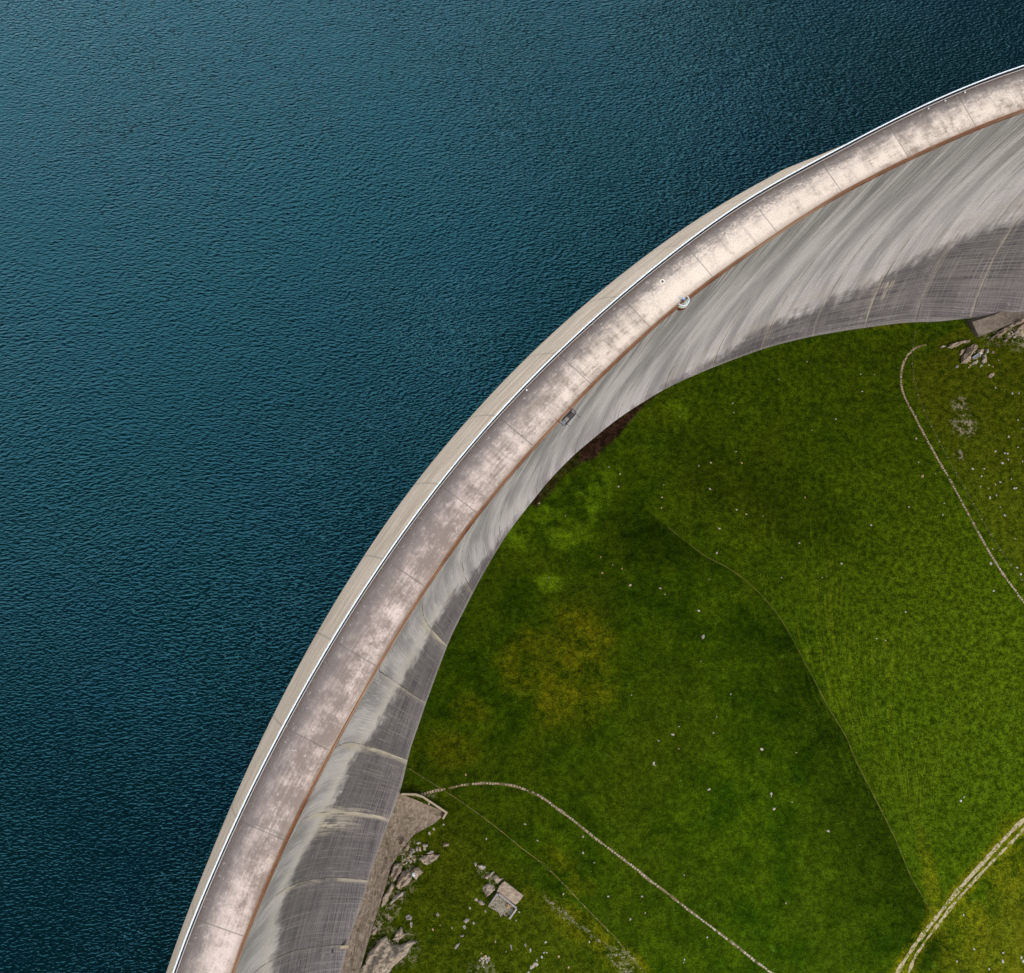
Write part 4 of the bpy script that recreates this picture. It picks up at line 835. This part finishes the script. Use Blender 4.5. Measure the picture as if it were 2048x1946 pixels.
for px in z6([(120, 182), (590, 260), (312, 472), (640, 495), (655, 575), (20, 335)]): stone(px, .52, 'stone', 'white stone in the dark lower meadow between the stone path and the footpath', 'larger white stones in the dark lower meadow')
for px in z6([(153, 140), (45, 215), (352, 88), (335, 173), (717, 1072), (180, 925), (772, 278), (302, 1253), (182, 1370), (750, 540), (152, 258), (28, 345), (640, 510), (178, 1385)]): stone(px, random.uniform(.2, .32), 'stone', 'tiny pale stone in the dark lower meadow', 'tiny pale stones in the dark lower meadow')
stone(z6([(1640, 533)])[0], .45, 'stone', 'larger of two white stones close together in the light meadow above the track', None); stone(z6([(1657, 513)])[0], .26, 'stone', 'smaller of two white stones close together in the light meadow above the track', None)
stone(z6([(940, 692)])[0], .5, 'grey', 'single round grey stone in the lower meadow left of the footpath', None)
for px in z6([(1865, 1335), (1960, 1360), (1862, 1380), (1620, 1380), (1710, 1315), (1655, 1135), (1970, 1380), (1790, 1420)]): stone(px, random.uniform(.3, .55), 'stone', 'white stone in the yellowish grass below the track', 'white stones below the track')
for px in z7([(388, 945)]): stone(px, .62, 'tan', 'tan stone in green grass left of the curved stone path', None)
for px in z7([(368, 870), (458, 930), (505, 1090), (498, 1152), (315, 1110), (355, 743), (113, 1207), (57, 397), (65, 490), (298, 1672), (770, 1560), (132, 400), (190, 1825), (142, 1815)]): stone(px, random.uniform(.22, .38), 'stone', 'small pale stone in the green grass left of the curved stone path', 'pale stones left of the curved path')
for px in z7([(780, 812), (830, 822), (845, 824), (817, 875), (900, 790), (925, 865), (925, 690), (900, 643), (850, 733), (805, 977), (785, 1047), (830, 1155), (765, 1335), (657, 905), (880, 1010), (865, 960), (890, 1010), (700, 1000), (720, 905), (780, 990), (885, 1280), (743, 1010), (915, 1470), (905, 500), (870, 500), (807, 1110), (750, 1060), (705, 945), (848, 855), (780, 470), (895, 1435)]): stone(px, random.uniform(.22, .50), 'stone' if random.random() < .6 else 'grey', 'pale stone on the olive slope right of the fence and curved stone path', 'stones on the right slope')
stone(z7([(755, 1413)])[0], .55, 'stone', 'long white stone just right of the lower curved stone path', None)
for px in ZB((740, 1000), (820, 920)): stone(px, .5, 'stone', 'white stone in the grass just right of the footing fan', 'two white stones beside the footing fan')
stone(ZB((730, 445))[0], .45, 'stone', 'white stone on the footing apron beside the wing wall', None)
for px in zoomed(650, 1500, .3293, [(1290, 550), (1567, 527), (1568, 625), (1635, 685), (1720, 890), (855, 150), (1215, 450), (720, 453), (980, 540), (700, 1065), (770, 1080), (880, 960), (1855, 1028), (1925, 890), (1605, 1167), (1480, 1320), (1420, 1255), (1160, 1035), (1180, 985), (1448, 875), (1340, 1168), (1100, 1225), (1035, 1165), (655, 1090), (1945, 990)]): stone(px, random.uniform(.22, .42), 'stone' if random.random() < .7 else 'tan', 'small pale stone in the grass of the lower left slope around the hut and fence', 'small stones on the lower left slope')
rnd = random.Random(5)
for cx_, cy_, n_, sx, sy, lab, grp in [(320, 1215, 9, 40, 30, 0, 0), (420, 1450, 12, 90, 60, 0, 0), (300, 1480, 8, 70, 60, 0, 0), (580, 1290, 5, 60, 20, 0, 0)]:
    for _ in range(n_): stone(ZB((cx_ + rnd.gauss(0, sx), cy_ + rnd.gauss(0, sy)))[0], rnd.uniform(.2, .5), rnd.choice(['stone', 'grey', 'tan']), 'small rubble stone between the boulders below the footing fan', 'rubble among the boulders below the footing fan')
for _ in range(26): stone(ZA((900 + rnd.gauss(0, 170), 1430 + rnd.gauss(0, 80)))[0], rnd.uniform(.18, .45), rnd.choice(['stone', 'grey', 'tan']), 'small rubble stone around the pale trough', 'rubble around the trough')
for _ in range(34): stone(ZA((1830 + rnd.gauss(0, 110), 800 + rnd.gauss(0, 60)))[0], rnd.uniform(.2, .45), rnd.choice(['stone', 'grey', 'grey']), 'rubble stone at the foot of the wide grey outcrop at the right edge', 'rubble under the right outcrop')
for cx_, cy_, lab, grp in [(968, 1272, 'stone in the round heap on the lower slope below the hut', 'round stone heap'), (1270, 1310, 'stone in the long heap at the bottom edge right of the round heap', 'long stone heap')]:
    for _ in range(30):
        t_ = rnd.gauss(0, 1); dx_, dy_ = (rnd.gauss(0, 14), rnd.gauss(0, 15)) if cx_ == 968 else (t_ * 24 + rnd.gauss(0, 6), -t_ * 24 + rnd.gauss(0, 6))
        stone(Z5((cx_ + dx_, cy_ + dy_))[0], rnd.uniform(.2, .42), rnd.choice(['stone', 'grey', 'tan']), lab, grp)

# short ledge with a dark fitting on the dam face above the apron
def onface(px):
    best = None
    for z in np.arange(-20, -118, -.5):
        P = at([px], z)[0]; k_, r_ = karc([P]); zb_ = base_z(k_)[0] - 1.2; u_ = np.clip(z / zb_, 0, 1); rf_ = float((r_in(k_) - ((r_in(k_) - base_r(k_)) * u_ ** 3 - shape(u_)))[0])
        if best is None or abs(r_[0] - rf_) < best[0]: best = (abs(r_[0] - rf_), P)
    return Vector(best[1])
A_, B_ = onface((699, 1888)), onface((665, 1901)); d = B_ - A_; d.z = 0; yaw = math.atan2(d.y, d.x)
led = MB().box((A_ + B_) / 2, (d.length, .8, .35), Matrix.Rotation(yaw, 3, 'Z')).build('face_ledge', M['wallrim']); under(led)
MB().box(B_ + Vector((0, 0, .2)), (.5, 1.0, .9), Matrix.Rotation(yaw, 3, 'Z')).build('outlet_fitting', M['dark'], led)
# ------------------------------------------------------------------ ruined hut
ZR = lambda *p: zoomed(920, 1700, .08529, p)
slab = at(ZR((1040, 715), (1478, 1050), (1420, 1140), (1340, 1235), (1283, 1270), (1180, 1190), (1020, 1080), (860, 960), (920, 830)))
hz = float(slab[:, 2].mean())
hut = thing('ruined_hut', 'roofless ruined hut with pale slab, low grey walls and gravel-covered floor', 'ruin', (float(slab[0, 0]), float(slab[0, 1]), hz))
off = Vector((-slab[0, 0], -slab[0, 1], -hz))
def loc2(P): return [(float(p[0] + off.x), float(p[1] + off.y)) for p in P]
gl = lambda add: (lambda p: float(ground(p[0] - off.x, p[1] - off.y)) + off.z + add)
MB().prism(loc2(slab), -2.5, 1.3).build('slab', m_rock('weathered_slab', (.24, .185, .145), (.44, .35, .275)), hut)
fl = at(ZR((870, 1030), (1300, 1355), (1160, 1540), (1090, 1560), (1000, 1500), (950, 1580), (900, 1460), (700, 1350), (650, 1320), (700, 1240)))
o = MB().prism(loc2(fl), -2.5, gl(.25)).build('floor', path_mat('hut_gravel', (.12, .105, .08), (.36, .32, .26), 2.4, (.5, .56, (.07, .075, .012))), hut)
def wall(pts, w, h, mat, name='wall'):
    P = at(ZR(*pts)); b = MB()
    for i in range(len(P) - 1):
        A_, B_ = Vector((P[i, 0] + off.x, P[i, 1] + off.y, 0)), Vector((P[i + 1, 0] + off.x, P[i + 1, 1] + off.y, 0)); d = (B_ - A_).normalized(); nn = Vector((-d.y, d.x, 0)) * w / 2
        b.prism([(q.x, q.y) for q in (A_ + nn, A_ - nn, B_ - nn, B_ + nn)], -2.4, gl(h))
    return b.build(name, mat, hut)
gw = simple('lilac_grey_wall', (.30, .275, .275), .9, 0, .2, 1.)
wall([(875, 1000), (705, 1245)], .42, 1.9, gw); wall([(905, 1010), (1315, 1345)], .48, 1.75, gw); wall([(1320, 1360), (1150, 1600)], .42, 1.6, simple('pale_wall_top', (.38, .35, .29), .9, 0, .2, 1.))
tag(rock('rock', ZR((1060, 1300), (1075, 1250), (1130, 1235), (1190, 1280), (1185, 1340), (1140, 1365), (1085, 1350)), 1.0, None, M['tan'], 77), 'round pale pinkish rock lying on the gravel floor inside the ruined hut', 'rock')
wh = bpy.data.materials.new('x'); bpy.data.materials.remove(wh)
